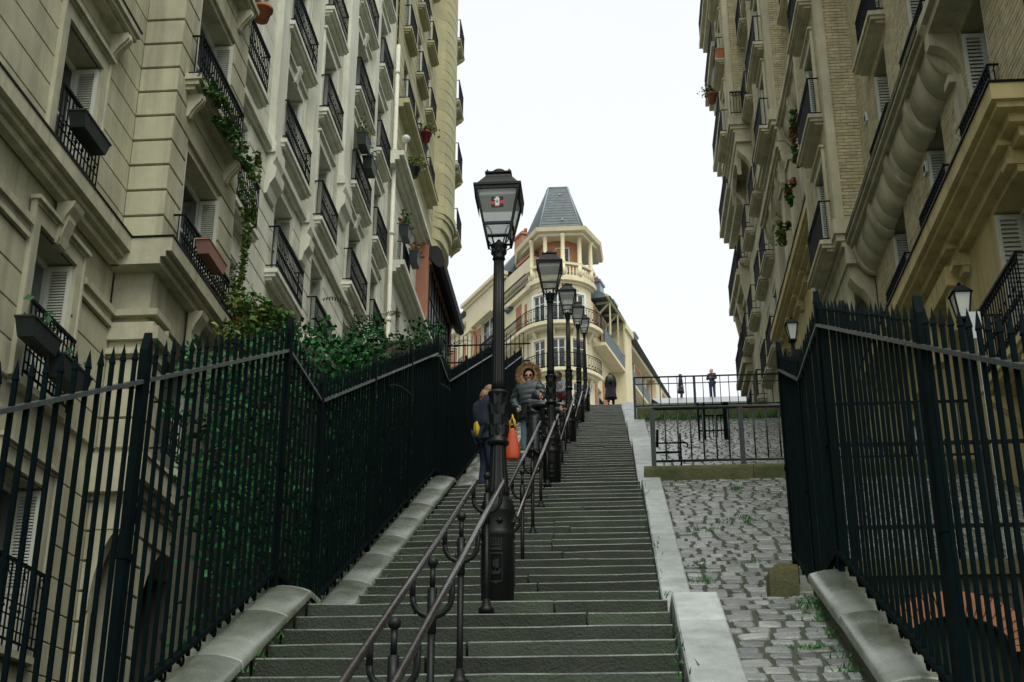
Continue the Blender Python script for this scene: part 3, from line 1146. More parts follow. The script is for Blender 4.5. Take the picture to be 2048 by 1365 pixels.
# ---------------- near left building
b1_ = thing('apartment_building', 'near left building of warm limestone with deep joints and projecting bay', 'building', (-7, 13, -7))
FW, FB = left_frame(-6.56), left_frame(-6.0)
UL = 15.95
sillz = [2.35, 5.20, 8.05, 10.90, 13.75]
hW = [(13.5, 14.62, z, z + 1.9) for z in sillz] + [(9.6, 10.7, z, z + 1.9) for z in sillz]
hB = [(16.6, 18.3, z, z + 1.88) for z in sillz[1:]] + [(16.5, 18.6, -2.0, 4.15)]
mb = MB()
wall(mb, FW, 4, UL, -7, 19, -0.05, hW, 0.46)
mb.build('wall', M['stoneL1b'], b1_)
mb = MB()
wall(mb, FB, UL, 19.05, -7, 19, -0.05, hB, 0.46, ends=False)
F_ret = Fr(-6.0, UL - 0.015, -1, 0, 0, -1)                 # near flank of the bay
hF = [(0.07, 0.43, -3.0, 4.05)]
wall(mb, F_ret, 0.06, 0.60, -7, 19, -0.055, hF, 0.1, ends=False)
mb.build('bay_wall', M['stoneL1b'], b1_)
for (z0, z1) in ((-3, 4.83), (5.15, 6.78), (8.06, 10.82), (10.82, 13.66), (13.66, 18.9)):
    courses(b1_, FW, 4, UL - 0.01, z0, z1, 0.0, 0.38, [(a - 0.15, b + 0.15, c, d + 0.15) for a, b, c, d in hW], M['stoneL1'], 0.012)
    courses(b1_, FB, UL + 0.056, 19.05, z0, z1, 0.0, 0.38, [(a - 0.02, b + 0.02, c - 0.05, d + 0.05) for a, b, c, d in hB], M['stoneL1'], 0.032)
    courses(b1_, F_ret, 0.0, 0.55, z0, z1, 0.0, 0.38, [(-.01, .45, -3.2, 4.1)], M['stoneL1'], 0.032)
for z in sillz:
    for u in (14.06, 10.15):
        window(b1_, FW, u, z, 1.12, 1.9, rail='grid', rl=1.25, rh=0.92, rproj=0.10, trim=M['stoneL1b'], key=(z in (5.20,)), bars=(0.55,), curtain=(z == 5.20), sill=True)
    if z > 3:
        window(b1_, FB, 17.45, z, 1.7, 1.88, rail='scroll', rl=2.25, rh=0.72 if z != 8.05 else 0.62, rproj=0.16, bars=(0.55,), curtain=False,
               slab=(M['stoneL1b'], 2.5, 0.24, 2) if z > 9 else None, trim=None)
# ledges: slab over two storeys, capital mouldings, console band
bands(b1_, 'string_course', M['stoneL1b'], FW, 4, UL - 0.2, [(7.62, 7.72, -0.02, 0.10), (7.72, 7.80, -0.02, 0.17), (7.80, 8.00, -0.02, 0.25)])
bands(b1_, 'string_course', M['stoneL1b'], FB, UL - 0.25, 19.05, [(7.62, 7.72, -0.60, 0.10), (7.72, 7.80, -0.60, 0.17), (7.80, 8.00, -0.60, 0.25)])
bands(b1_, 'lead_flashing', M['iron'], FW, 4, UL - 0.2, [(8.002, 8.03, -0.02, 0.262)])
bands(b1_, 'lead_flashing', M['iron'], FB, UL - 0.262, 19.05, [(8.002, 8.03, -0.62, 0.262)])
bands(b1_, 'capital_moulding', M['stoneL1b'], FW, 14.85, UL - 0.08, [(6.80, 6.86, -0.02, 0.05), (6.86, 6.96, -0.02, 0.03), (6.96, 7.05, -0.02, 0.08)])
bands(b1_, 'capital_moulding', M['stoneL1b'], FW, 4, 13.25, [(6.80, 6.86, -0.02, 0.05), (6.86, 6.96, -0.02, 0.03), (6.96, 7.05, -0.02, 0.08)])
bands(b1_, 'capital_moulding', M['stoneL1b'], FB, UL - 0.08, 16.45, [(6.42, 6.50, -0.6, 0.04), (6.62, 6.80, -0.6, 0.12), (6.80, 6.86, -0.6, 0.05), (6.96, 7.05, -0.6, 0.08)])
bands(b1_, 'bay_ledge', M['stoneL1b'], FB, UL - 0.16, 19.05, [(4.55, 4.70, -0.60, 0.06), (4.70, 5.00, -0.60, 0.16), (5.00, 5.05, -0.6, 0.19)])
for u in (12.9, 8.9):
    place('balcony_slab', slab_mesh(2.25, 0.26, M['stoneL1b'], 2), b1_, FW.m(u + 1.15, 10.86, 0.0))
    place('lead_flashing', cached('fl225', lambda: (lambda q: (q.box(-1.14, 1.14, -0.272, 0.02, 0.0, 0.025), q.mesh('lead_flashing', M['iron']))[1])(MB())), b1_, FW.m(u + 1.15, 10.862, 0.0))
cons = MB()
for k in range(3):
    pass
for (F_, u) in ((FW, 14.06), (FW, 10.15), (FB, 17.45)):
    mb = MB()
    pr = [(0.0, 7.1), (0.05, 7.06), (0.08, 7.15), (0.07, 7.28), (0.12, 7.42), (0.20, 7.55), (0.22, 7.62), (0.0, 7.62)]
    for (a, b) in ((-0.15, -0.06), (-0.05, 0.05), (0.06, 0.15)):
        mb.prism(pr, lambda p, w_: F_.p(u + w_, p[0], p[1]), a, b)
    mb.build('console', M['stoneL1b'], b1_)
# arched entrance surround below the bay
mb = MB()
for s in (-1, 1):
    n = 8
    poly = [(17.55 + s * 1.06, 4.55), (17.55 + s * 1.06, 2.6)]
    for k in range(n + 1):
        a = pi / 2 * k / n
        poly.append((17.55 + s * 1.02 * cos(a), 2.6 + 1.55 * sin(a)))
    poly.append((17.55, 4.55))
    mb.prism(poly, lambda p, w_: FB.p(p[0], w_, p[1]), -0.38, -0.034)
mb.build('arch', M['stoneL1b'], b1_)
mb = MB()
mb.prism([(0.0, 4.6), (0.47, 4.6), (0.47, 3.1)] + [(0.43 * cos(q_), 3.1 + 1.1 * sin(q_)) for q_ in [pi / 2 * k / 8 for k in range(9)]], lambda p, w_: F_ret.p(p[0], w_, p[1]), -0.2, -0.012)
mb.build('arch', M['stoneL1b'], b1_)
mb = MB()
FB.box(mb, 16.5, 18.6, -1.9, -1.8, -4, 4.2)
mb.build('door', M['black'], b1_)
backing(b1_, -15, -7.05, 4, 19, -7, 18.9, M['stoneL1b'])
simple_roof(b1_, -15, -5.9, 4, 19.05, 19)

# ---------------- pale building in the middle left
b2_ = thing('apartment_building', 'pale limestone building in the middle left with white pipes and many small balconies', 'building', (-7, 27, -7))
F2 = left_frame(-6.56)
z2 = [5.35, 8.2, 11.0, 13.85, 16.65, 19.45, 22.25, 25.0]
cols2 = [(20.75, 1.15), (24.15, 1.5), (27.3, 1.25), (31.0, 1.5), (33.9, 1.15)]
h2 = [(u - w_ / 2, u + w_ / 2, z, z + 2.0) for u, w_ in cols2 for z in z2]
mb = MB()
wall(mb, F2, 19.05, 36.0, -7, 29, -0.02, h2, 0.40)
mb.build('wall', M['stoneL2b'], b2_)
courses(b2_, F2, 19.05, 36.0, 3.0, 13.2, 0.0, 0.425, [(a - 0.03, b + 0.03, c, d + 0.05) for a, b, c, d in h2], M['stoneL2'], 0.028, 20)
courses(b2_, F2, 19.05, 36.0, 13.45, 29, 0.0, 0.56, [(a - 0.17, b + 0.17, c, d + 0.18) for a, b, c, d in h2], M['stoneL2'], 0.008, 20)
bands(b2_, 'string_course', M['stoneL2b'], F2, 19.05, 36.0, [(13.22, 13.30, -0.02, 0.06), (13.30, 13.44, -0.02, 0.12)])
for i, (u, w_) in enumerate(cols2):
    for j, z in enumerate(z2):
        big = w_ > 1.3
        upper = z > 13
        window(b2_, F2, u, z, w_, 2.0, rail='scroll', rl=w_ + (0.65 if big else 0.45), rh=0.92, rproj=0.20,
               slab=(M['stoneL2b'], w_ + (0.8 if big else 0.6), 0.25, 0), trim=M['stoneL2b'] if upper else None, key=(upper and big), bars=(0.3, 0.62), nl=26, sill=False)
        if upper and j < len(z2) - 1:
            mb = MB()
            for s in (-1, 1):
                F2.box(mb, u + s * w_ * 0.27 - w_ * 0.2, u + s * w_ * 0.27 + w_ * 0.2, -0.01, 0.025, z + 2.33, z + 2.37)
                F2.box(mb, u + s * w_ * 0.27 - w_ * 0.2, u + s * w_ * 0.27 + w_ * 0.2, -0.01, 0.025, z + 2.47, z + 2.5)
            mb.build('panel_moulding', M['stoneL2b'], b2_)
for (u, hw, zb) in ((22.85, 0.32, 13.45), (29.25, 0.42, 16.2), (25.75, 0.2, 13.45), (32.55, 0.25, 13.45)):
    mb = MB()
    F2.box(mb, u - hw, u + hw, -0.02, 0.14, zb, 29)
    F2.box(mb, u - hw - 0.05, u + hw + 0.05, -0.02, 0.19, zb - 0.22, zb - 0.0)
    pr = [(0, zb - 1.1), (0.06, zb - 1.08), (0.10, zb - 0.9), (0.2, zb - 0.75), (0.22, zb - 0.55), (0.14, zb - 0.45), (0.2, zb - 0.3), (0.2, zb - 0.22), (0, zb - 0.22)]
    mb.prism(pr, lambda p, w2: F2.p(u + w2, p[0], p[1]), -hw, hw)
    mb.build('pilaster', M['stoneL2b'], b2_)
for (u, r, zb, zt) in ((35.6, 0.065, 0, 24.6),):
    mb = MB()
    x, y, _ = F2.p(u, 0.17, 0)
    mb.tube([(x, y, zb), (x, y, zt)], r, 12)
    z = zb + 1.2
    while z < zt:
        mb.tube([(x, y, z - 0.06), (x, y, z + 0.06)], r * 1.22, 12)
        z += 2.8
    mb.build('drain_pipe', M['stoneL2b'], b2_)
backing(b2_, -15, -7.05, 19.1, 36, -7, 28.9, M['stoneL2b'])
simple_roof(b2_, -15, -5.9, 19.1, 36, 29)

# ---------------- yellowed building at the left end, with curved bow and glazed veranda
b3_ = thing('apartment_building', 'yellowed limestone building at the left end with curved bow and veranda', 'building', (-7, 42, 4))
F3 = left_frame(-6.45)
z3 = [11.5, 14.4, 17.5, 23.3, 26.2, 29.1, 32.0]
cols3 = [(37.6, 0.95), (40.3, 0.95), (42.6, 0.9)]
h3 = [(u - w_ / 2, u + w_ / 2, z, z + 1.95) for u, w_ in cols3 for z in z3 if not (z == 17.5 and u > 40)]
mb = MB()
wall(mb, F3, 36.0, 47.4, -2, 36, -0.02, h3, 0.4)
mb.build('wall', M['stoneL3'], b3_)
courses(b3_, F3, 36.0, 47.4, 8, 20.2, 0.0, 0.42, [(a, b, c, d) for a, b, c, d in h3], M['stoneL2'], 0.02, 30)
courses(b3_, F3, 36.0, 47.4, 20.6, 36, 0.0, 0.45, [(a - 0.05, b + 0.05, c, d + 0.05) for a, b, c, d in h3], M['stoneL3'], 0.03, 30)
for u, w_ in cols3:
    for z in z3:
        if z == 17.5 and u > 40:
            continue
        window(b3_, F3, u, z, w_, 1.95, rail='bar', rl=w_ + 0.4, rh=0.9, rproj=0.2, slab=(M['stoneL3'] if z > 20 else M['stoneL2b'], w_ + 0.6, 0.26, 0), bars=(0.5,), nl=18)
bands(b3_, 'cornice', M['stoneL2b'], F3, 35.2, 47.4, [(20.15, 20.28, -0.02, 0.15), (20.28, 20.42, -0.02, 0.28), (20.42, 20.58, -0.02, 0.42)])
bands(b3_, 'cornice', M['stoneL3'], F3, 36.2, 43.2, [(22.75, 22.88, -0.02, 0.18), (22.88, 23.05, -0.02, 0.36)])
bands(b3_, 'lead_flashing', M['iron'], F3, 36.2, 43.2, [(23.052, 23.09, -0.02, 0.38)])
bands(b3_, 'cornice', M['stoneL2b'], F3, 36.0, 47.0, [(16.95, 17.06, -0.02, 0.16), (17.06, 17.16, -0.02, 0.28), (17.16, 17.32, -0.02, 0.40)])
bands(b3_, 'cornice', M['stoneL2b'], F3, 36.0, 47.0, [(13.9, 14.0, -0.02, 0.14), (14.0, 14.15, -0.02, 0.25)])
# curved bow: courses of bulging stone
bow_u0, bow_u1 = 44.4, 47.3


def bow_section(u, k=1.0):
    t_ = (u - bow_u0) / (bow_u1 - bow_u0)
    return 0.60 * k * sqrt(max(0.0, 1 - (2 * t_ - 1) ** 2)) ** 0.9 + 0.0


zc = 23.6
nb = 0
while zc < 36:
    mb = MB()
    us_ = [bow_u0 + (bow_u1 - bow_u0) * k / 10 for k in range(11)]
    poly = [(u, bow_section(u)) for u in us_]
    poly2 = [(bow_u0, -0.05)] + poly + [(bow_u1, -0.05)]
    mb.prism(poly2, lambda p, w_: F3.p(p[0], p[1], w_), zc + 0.02, zc + 0.44)
    mb.build('bow_course', M['stoneL3'], b3_)
    zc += 0.46
mb = MB()
us_ = [bow_u0 + (bow_u1 - bow_u0) * k / 10 for k in range(11)]
mb.prism([(bow_u0, -0.05)] + [(u, bow_section(u, 0.96)) for u in us_] + [(bow_u1, -0.05)], lambda p, w_: F3.p(p[0], p[1], w_), 23.5, 36)
mb.build('bow_core', M['stoneL3'], b3_)
mb = MB()
for (z0, z1, k) in ((23.3, 23.58, 1.12), (23.1, 23.3, 1.0), (22.7, 23.1, 0.86), (22.2, 22.7, 0.66), (21.7, 22.2, 0.46), (21.2, 21.7, 0.28), (20.7, 21.2, 0.12)):
    mb.prism([(bow_u0, -0.05)] + [(u, bow_section(u, k)) for u in us_] + [(bow_u1, -0.05)], lambda p, w_: F3.p(p[0], p[1], w_), z0, z1)
mb.build('bow_corbel', M['stoneL3'], b3_)
# end wall balconies beyond the bow, seen as a dark stack against the sky
for z in (23.4, 26.3, 29.2, 32.1):
    place('balcony_slab', slab_mesh(1.5, 0.40, M['stoneL3'], 2), b3_, F3.m(46.9, z, 0.32))
    place('railing', railing_mesh(1.4, 0.95, 0.36, 'bar'), b3_, F3.m(46.9, z, 0.32))
# veranda
ver = MB()
F3.box(ver, 40.78, 41.0, 0.0, 0.42, 17.34, 20.14)
F3.box(ver, 46.2, 46.6, 0.0, 0.5, 17.34, 20.14)
F3.box(ver, 41.0, 46.2, 0.32, 0.5, 19.5, 20.14)
vo = ver.build('veranda', M['verand'], b3_)
for k in range(8):
    u = 41.0 + 5.2 * k / 8
    mb = MB()
    F3.box(mb, u + 0.03, u + 0.62, 0.40, 0.42, 17.40, 19.45)
    mb.build('pane', M['curtain'], vo)
mb = MB()
for k in range(9):
    u = 41.0 + 5.2 * k / 8
    F3.box(mb, u - 0.025, u + 0.025, 0.36, 0.46, 17.34, 19.5)
F3.box(mb, 41.0, 46.2, 0.362, 0.458, 18.4, 18.45)
mb.build('glazing_bars', M['iron'], vo)
mb = MB()
pr = [(0.42, 20.14), (0.42, 19.75), (0.62, 19.45), (0.80, 19.32), (0.92, 19.4), (0.95, 19.65), (0.86, 19.95), (0.70, 20.14)]
mb.prism(pr, lambda p, w_: F3.p(w_, p[0], p[1]), 40.9, 47.0)
mb.build('awning', M['black'], vo)
backing(b3_, -15, -6.95, 36.05, 47.3, -2, 35.9, M['stoneL3'])
simple_roof(b3_, -15, -5.7, 36.05, 47.4, 36)


# ---------------- right-hand buildings: ochre base, brick above, stone bays on corbels
def cove(bld, F, u0, u1, ztop, proj, m, ribs=True, moss=False):
    """balcony slab carried on a long rounded cove with ribs"""
    mb = MB()
    F.box(mb, u0, u1, -0.02, proj, ztop - 0.16, ztop)
    F.box(mb, u0, u1, -0.02, proj - 0.07, ztop - 0.26, ztop - 0.16)
    mb.build('balcony_slab', m, bld)
    if moss:
        mb = MB()
        F.box(mb, u0, u1, proj + 0.002, proj + 0.018, ztop - 0.10, ztop + 0.012)
        mb.build('moss_edge', M['kerbmoss'], bld)
    mb = MB()
    r, h = proj - 0.15, 0.58
    zb = ztop - 0.26
    poly = [(-0.02, zb)] + [(r * cos(a), zb - h * sin(a)) for a in [pi / 2 * k / 8 for k in range(9)]] + [(-0.02, zb - h)]
    nst = max(1, round((u1 - u0) / 0.8))
    for k in range(nst):
        mb = MB()
        sc_ = 1 + 0.012 * (k % 2)
        mb.prism([(p[0] * sc_, p[1]) for p in poly], lambda p, w_: F.p(w_, p[0], p[1]), u0 + (u1 - u0) * k / nst + .004, u0 + (u1 - u0) * (k + 1) / nst - .004, 0, True)
        mb.build('cove_stone', m, bld)
    if ribs:
        n = max(1, round((u1 - u0) / 1.6))
        for k in range(n + 1):
            u = u0 + (u1 - u0) * k / n
            a_, b_ = max(u0 - 0.01, u - 0.14), min(u1 + 0.01, u + 0.14)
            mb = MB()
            r2 = r + 0.045
            poly = [(-0.02, zb + 0.001)] + [(r2 * cos(a), zb - (h + .05) * sin(a)) for a in [pi / 2 * k_ / 8 for k_ in range(9)]] + [(-0.02, zb - h - .05)]
            mb.prism(poly, lambda p, w_: F.p(w_, p[0], p[1]), a_, b_, 0, True)
            mb.build('cove_rib', m, bld)


def bay(bld, X0, X1, y0, y1, z0, z1, wins, rail, brick='brickR', ww=1.05):
    """projecting brick bay on a moulded corbel: near flank, street face, far flank"""
    F = right_frame(X1)
    Fn = Fr(X0, y0, -1, 0, 0, -1)
    Ff = Fr(X0, y1, -1, 0, 0, 1)
    d = X0 - X1
    holes = [(u - ww / 2, u + ww / 2, z, z + 2.0) for (u, z) in wins]
    mb = MB()
    wall(mb, F, y0 + .02, y1 - .02, z0, z1, -0.02, holes, 0.35, ends=False)
    wall(mb, Fn, 0, d - 0.02, z0, z1, -0.02, [], 0.1, ends=False)
    wall(mb, Ff, 0, d - 0.02, z0, z1, -0.02, [], 0.1, ends=False)
    mb.build('bay_wall', M['mortar'], bld)
    rn = random.Random(int(y0 * 10))
    mb = MB()
    rects(mb, F, y0 + 0.2, y1 - 0.2, z0 + 0.35, z1, 0.0, 0.235, 0.075, [(a - 0.19, b + 0.19, c - 0.1, e + 0.2) for a, b, c, e in holes], rn)
    rects(mb, Fn, 0.0, d - 0.16, z0 + 0.35, z1, 0.0, 0.235, 0.075, [], rn)
    stuff(mb.build('bricks', M[brick], bld))
    mb = MB()
    for (F_, a, b) in ((F, y0, y0 + 0.2), (F, y1 - 0.2, y1), (Fn, d - 0.16, d)):
        F_.box(mb, a, b, -0.02, 0.012, z0 + 0.3, z1)
    mb.build('quoin', M['stoneR'], bld)
    for (u, z) in wins:
        window(bld, F, u, z, ww, 2.0, rail='bar', rl=ww + 0.7, rh=0.92, rproj=0.22, slab=(M['stoneR'], ww + 0.95, 0.30, 0), trim=M['stoneR'], bars=(0.5,), nl=20, sill=False)
    # corbel
    mb = MB()
    for (za, zb, k) in ((0.0, 0.32, 0.08), (-0.14, 0.0, 0.03), (-0.26, -0.14, -0.06), (-0.62, -0.26, -0.12)):
        mb.box(X1 - k, X0 + 0.02, y0 - max(k, 0), y1 + max(k, 0), z0 + za, z0 + zb)
    mb.build('corbel', M['stoneR'], bld)
    for (a, b) in ((y0 + 0.12, y0 + 0.5), (y1 - 0.5, y1 - 0.12)):
        mb = MB()
        z = z0 - 0.62
        pr = [(0, z), (d - 0.16, z), (d - 0.18, z - 0.25)] + [((d - 0.2) * (1 - sin(q)) ** 1.0, z - 0.3 - 0.9 * (1 - cos(q)) - 0.1) for q in [pi / 2 * k / 6 for k in range(1, 7)]] + [(0, z - 1.35)]
        mb.prism(pr, lambda p, w_: (X0 - p[0], w_, p[1]), a, b)
        mb.build('console', M['stoneR'], bld)
    mb = MB()     # arch between the consoles
    za = z0 - 0.62
    ym, hw = (y0 + y1) / 2, (y1 - y0) / 2 - 0.5
    for s in (-1, 1):
        poly = [(ym, za), (ym + s * hw, za), (ym + s * hw, za - 1.0)] + [(ym + s * hw * cos(q), za - 1.0 + 0.8 * sin(q)) for q in [pi / 2 * k / 7 for k in range(1, 8)]]
        mb.prism(poly, lambda p, w_: (w_, p[0], p[1]), X1 + 0.16, X1 + 0.3)
    mb.build('corbel_arch', M['stoneR'], bld)


def cornice_base(bld, F, u0, u1, zt, m, proj=0.5, step=1.45):
    mb = MB()
    F.box(mb, u0, u1, -0.02, proj, zt - 0.22, zt)
    F.box(mb, u0 + 0.06, u1 - 0.06, -0.02, proj - 0.07, zt - 0.30, zt - 0.22)
    F.box(mb, u0 + 0.2, u1 - 0.06, -0.02, proj * 0.55, zt - 0.42, zt - 0.30)
    F.box(mb, u0 + 0.3, u1 - 0.06, -0.02, proj * 0.28, zt - 0.56, zt - 0.42)
    mb.build('cornice', m, bld)
    mb = MB()
    F.box(mb, u0 - 0.02, u1 + 0.02, -0.02, proj + 0.025, zt + 0.002, zt + 0.03)
    mb.build('lead_flashing', M['iron'], bld)
    u = u0 + 0.75
    while u < u1:
        mb = MB()
        for (k, (w0, w1, za, zb)) in enumerate(((0, proj * 0.62, -0.5, -0.42), (0, proj * 0.36, -0.68, -0.5), (0, proj * 0.46, -0.76, -0.68), (0, proj * 0.22, -0.86, -0.76))):
            F.box(mb, u - 0.13 + 0.02 * (k % 2), u + 0.13 - 0.02 * (k % 2), w0 - 0.02, w1, zt + za, zt + zb)
        mb.build('console', m, bld)
        u += step


r1_ = thing('apartment_building', 'near right building with ochre base, buff brick and rounded stone cove', 'building', (5.5, 17, -6))
FR = right_frame(5.15)
FY = right_frame(5.10)
zf = [8.98, 11.92, 14.82, 17.7]
colsR = [16.3, 18.95, 21.95, 12.9, 10.2]
def hgt(u, z):
    return 2.02 if (z < 9 and u > 17) else 2.42


hR = [(u - 0.55, u + 0.55, z, z + hgt(u, z)) for u in colsR for z in zf]
mb = MB()
wall(mb, FR, 6, 27.5, 8.6, 21, -0.02, hR, 0.42)
mb.build('wall', M['mortar'], r1_)
rn = random.Random(3)
mb = MB()
rects(mb, FR, 8.5, 24.2, 8.9, 20.2, 0.0, 0.235, 0.075, [(a, b, c, d + 0.02) for a, b, c, d in hR], rn)
stuff(mb.build('bricks', M['brickR'], r1_))
hY = [(15.0, 16.4, 5.95, 8.25), (18.55, 19.45, 4.6, 7.95), (21.4, 22.4, 4.9, 7.3), (12.0, 13.4, 5.95, 8.25)]
mb = MB()
wall(mb, FY, 6, 27.5, -7, 8.6, 0.0, hY, 0.45)
mb.build('base_wall', M['yellow'], r1_)
cornice_base(r1_, FY, 14.2, 24.0, 8.9, M['yellow'], 0.5, 2.9)
for u in colsR:
    for z in zf:
        if True:
            window(r1_, FR, u, z, 1.1, hgt(u, z), rail='bar', rl=1.75, rh=0.98, rproj=0.14, bars=(0.5,), nl=22, sill=False,
                   slab=(M['stoneR'], 1.9, 0.3, 0) if z > 14 else None)
for (u, z) in ((15.7, 5.95), (12.7, 5.95)):
    window(r1_, FY, u, z, 1.4, 2.3, D=0.42, rail='scroll', rl=1.9, rh=0.98, rproj=0.32, slab=(M['yellow'], 2.1, 0.40, 2), bars=(0.5,), nl=20, sill=False)
window(r1_, FY, 21.9, 4.9, 1.0, 2.4, rail=None, trim=M['yellow'], nl=18)
mb = MB()
FY.box(mb, 18.55, 19.45, -0.42, -0.38, 4.6, 7.95)
mb.build('door', M['box'], r1_)
mb = MB()
for s in (-1, 1):
    poly = [(19.0, 7.97), (19.0 + s * 0.47, 7.97), (19.0 + s * 0.47, 7.4)] + [(19.0 + s * 0.45 * cos(q), 7.4 + 0.45 * sin(q)) for q in [pi / 2 * k / 7 for k in range(8)]]
    mb.prism(poly, lambda p, w_: FY.p(p[0], w_, p[1]), -0.30, 0.02)
FY.box(mb, 18.2, 18.52, 0.0, 0.20, 7.35, 8.2)
FY.box(mb, 19.48, 19.8, 0.0, 0.20, 7.35, 8.2)
FY.box(mb, 18.1, 19.9, 0.0, 0.26, 8.0, 8.3)
mb.build('door_arch', M['yellow'], r1_)
mb = MB()
mb.prism([(17.7, 8.05), (17.76, 7.95), (17.82, 8.05), (17.76, 8.15)], lambda p, w_: FY.p(p[0], w_, p[1]), 0.0, 0.02)
mb.build('wall_plaque', M['zinc'], r1_)
cove(r1_, FR, 17.2, 24.18, 11.82, 0.5, M['stoneR'], True, True)
bay(r1_, 5.15, 4.5, 24.2, 27.5, 11.85, 21.0, [(25.5, z) for z in zf[1:]], 'bar')
mb = MB()
zb_ = 11.56
poly = [(-0.02, 11.82), (0.5, 11.82), (0.5, 11.66), (0.42, 11.56), (0.42, 11.30)] + [(0.42 - 0.44 * sin(q_), 10.72 + 0.58 * cos(q_)) for q_ in [pi / 2 * k / 8 for k in range(9)]]
mb.prism(poly, lambda p, w_: FR.p(w_, p[0], p[1]), 16.95, 17.19)
FR.box(mb, 14.6, 16.949, -0.02, 0.42, 11.50, 11.819)
FR.box(mb, 14.6, 16.949, -0.02, 0.50, 11.66, 11.80)
mb.build('stone_hood', M['stoneR'], r1_)
mb = MB()
for (w0, w1, za, zb2) in ((0, 0.10, 9.9, 10.7), (0, 0.16, 9.75, 9.95), (0, 0.2, 10.7, 10.82), (0, .07, 9.45, 9.75)):
    FR.box(mb, 17.0, 17.3, w0 - .02, w1, za, zb2)
mb.build('console', M['stoneR'], r1_)
# vents
for (u, z) in ((18.7, 10.6), (22.6, 13.9)):
    mb = MB()
    FR.box(mb, u + 0.75, u + 0.95, 0.0, 0.04, z, z + 0.2)
    FR.box(mb, u + 0.79, u + 0.91, 0.04, 0.045, z + 0.04, z + 0.16, 1)
    mb.build('vent', [M['white'], M['black']], r1_)
backing(r1_, 5.6, 14, 6, 27.5, -7, 21, M['stoneR'])
simple_roof(r1_, 4.4, 14, 6, 27.5, 21)

r2_ = thing('apartment_building', 'middle right building with ochre arched ground floor and a brick bay hung with red flowers', 'building', (5.5, 32, 5))
FR2, FY2 = right_frame(5.10), right_frame(5.05)
hR2 = [(u - 0.5, u + 0.5, z, z + 2.0) for u in (28.8, 30.8, 34.2) for z in (14.95, 19.2, 22.1, 25.0)]
hY2 = [(30.6, 31.5, 10.4, 12.7), (33.4, 34.3, 10.4, 12.7), (28.0, 28.9, 10.4, 12.7)]
mb = MB()
wall(mb, FR2, 27.5, 36.6, 14.5, 28.5, -0.02, hR2, 0.38)
mb.build('wall', M['mortar'], r2_)
mb = MB()
rects(mb, FR2, 27.5, 36.6, 14.85, 28.4, 0.0, 0.235, 0.075, hR2, rn)
stuff(mb.build('bricks', M['brickR'], r2_))
mb = MB()
wall(mb, FY2, 27.5, 36.6, 2, 14.5, 0.0, hY2, 0.35)
mb.build('base_wall', M['yellow'], r2_)
cornice_base(r2_, FY2, 27.55, 36.5, 14.75, M['yellow'], 0.46, 1.5)
for (a, b, c, d) in hY2:
    u = (a + b) / 2
    window(r2_, FY2, u, c, 0.9, 2.3, rail=None, nl=18, bars=(0.5,))
    mb = MB()
    for s in (-1, 1):
        poly = [(u, d + 0.02), (u + s * 0.47, d + 0.02), (u + s * 0.47, d - 0.5)] + [(u + s * 0.44 * cos(q), d - 0.5 + 0.46 * sin(q)) for q in [pi / 2 * k / 7 for k in range(8)]]
        mb.prism(poly, lambda p, w_: FY2.p(p[0], w_, p[1]), -0.25, 0.012)
    mb.build('window_arch', M['yellow'], r2_)
for u in (28.8, 30.8, 34.2):
    for z in (14.95, 19.2, 22.1, 25.0):
        if u > 32 and z > 18:
            continue
        window(r2_, FR2, u, z, 1.0, 2.0, rail='bar', rl=1.5, rh=0.92, rproj=0.18, slab=(M['stoneR'], 1.7, 0.28, 0) if z > 20 else None, trim=M['stoneR'] if z < 16 else None, nl=18, sill=False, bars=(0.5,))
cove(r2_, FR2, 27.5, 31.9, 19.1, 0.5, M['stoneR'])
bay(r2_, 5.1, 4.5, 31.9, 35.4, 19.1, 28.5, [(33.2, z) for z in (19.2, 21.9, 24.8)], 'bar', ww=0.95)
cove(r2_, FR2, 31.9, 36.6, 18.45, 0.55, M['stoneR'])
for u in (29.8, 31.7, 33.3, 35.2):
    mb = MB()
    FR2.box(mb, u - 0.3, u + 0.3, -0.02, 0.3, 15.6, 17.6)
    FR2.box(mb, u - 0.35, u + 0.35, -0.02, 0.36, 17.6, 17.75)
    FR2.box(mb, u - 0.22, u + 0.22, -0.02, 0.22, 15.2, 15.6)
    mb.build('pilaster', M['stoneR'], r2_)
backing(r2_, 5.55, 14, 27.5, 36.6, 2, 28.5, M['stoneR'])
simple_roof(r2_, 4.4, 14, 27.55, 36.6, 28.5)

r3_ = thing('apartment_building', 'far right building whose stacked dark balconies stand out against the sky', 'building', (5.5, 42, 10))
FR3 = right_frame(4.95)
z3r = [14.6, 17.6, 20.6, 24.2, 27.2, 30.2]
hR3 = [(u - 0.45, u + 0.45, z, z + 2.0) for u in (37.6, 39.4, 42.0, 44.4, 46.2) for z in z3r]
mb = MB()
wall(mb, FR3, 36.6, 47.6, 5, 35, -0.02, hR3, 0.35)
Fe = Fr(4.95, 47.6, 1, 0, 0, 1)
wall(mb, Fe, 0, 9, 5, 35, 0.0, [], 0.1)
mb.build('wall', M['stoneR'], r3_)
courses(r3_, FR3, 36.6, 47.6, 12.8, 20.2, 0.0, 0.5, hR3, M['stoneR'], 0.012, 20)
mb = MB()
rects(mb, FR3, 36.6, 47.5, 20.4, 35, 0.0, 0.235, 0.075, hR3, rn)
stuff(mb.build('bricks', M['brickR'], r3_))
for u in (37.6, 39.4, 42.0, 44.4, 46.2):
    for z in z3r:
        if 40 < u < 43.5 and z > 23:
            continue
        window(r3_, FR3, u, z, 0.9, 2.0, rail='bar', rl=1.35, rh=0.92, rproj=0.26, slab=(M['stoneR'], 1.5, 0.30, 0), nl=16, sill=False, bars=(0.5,))
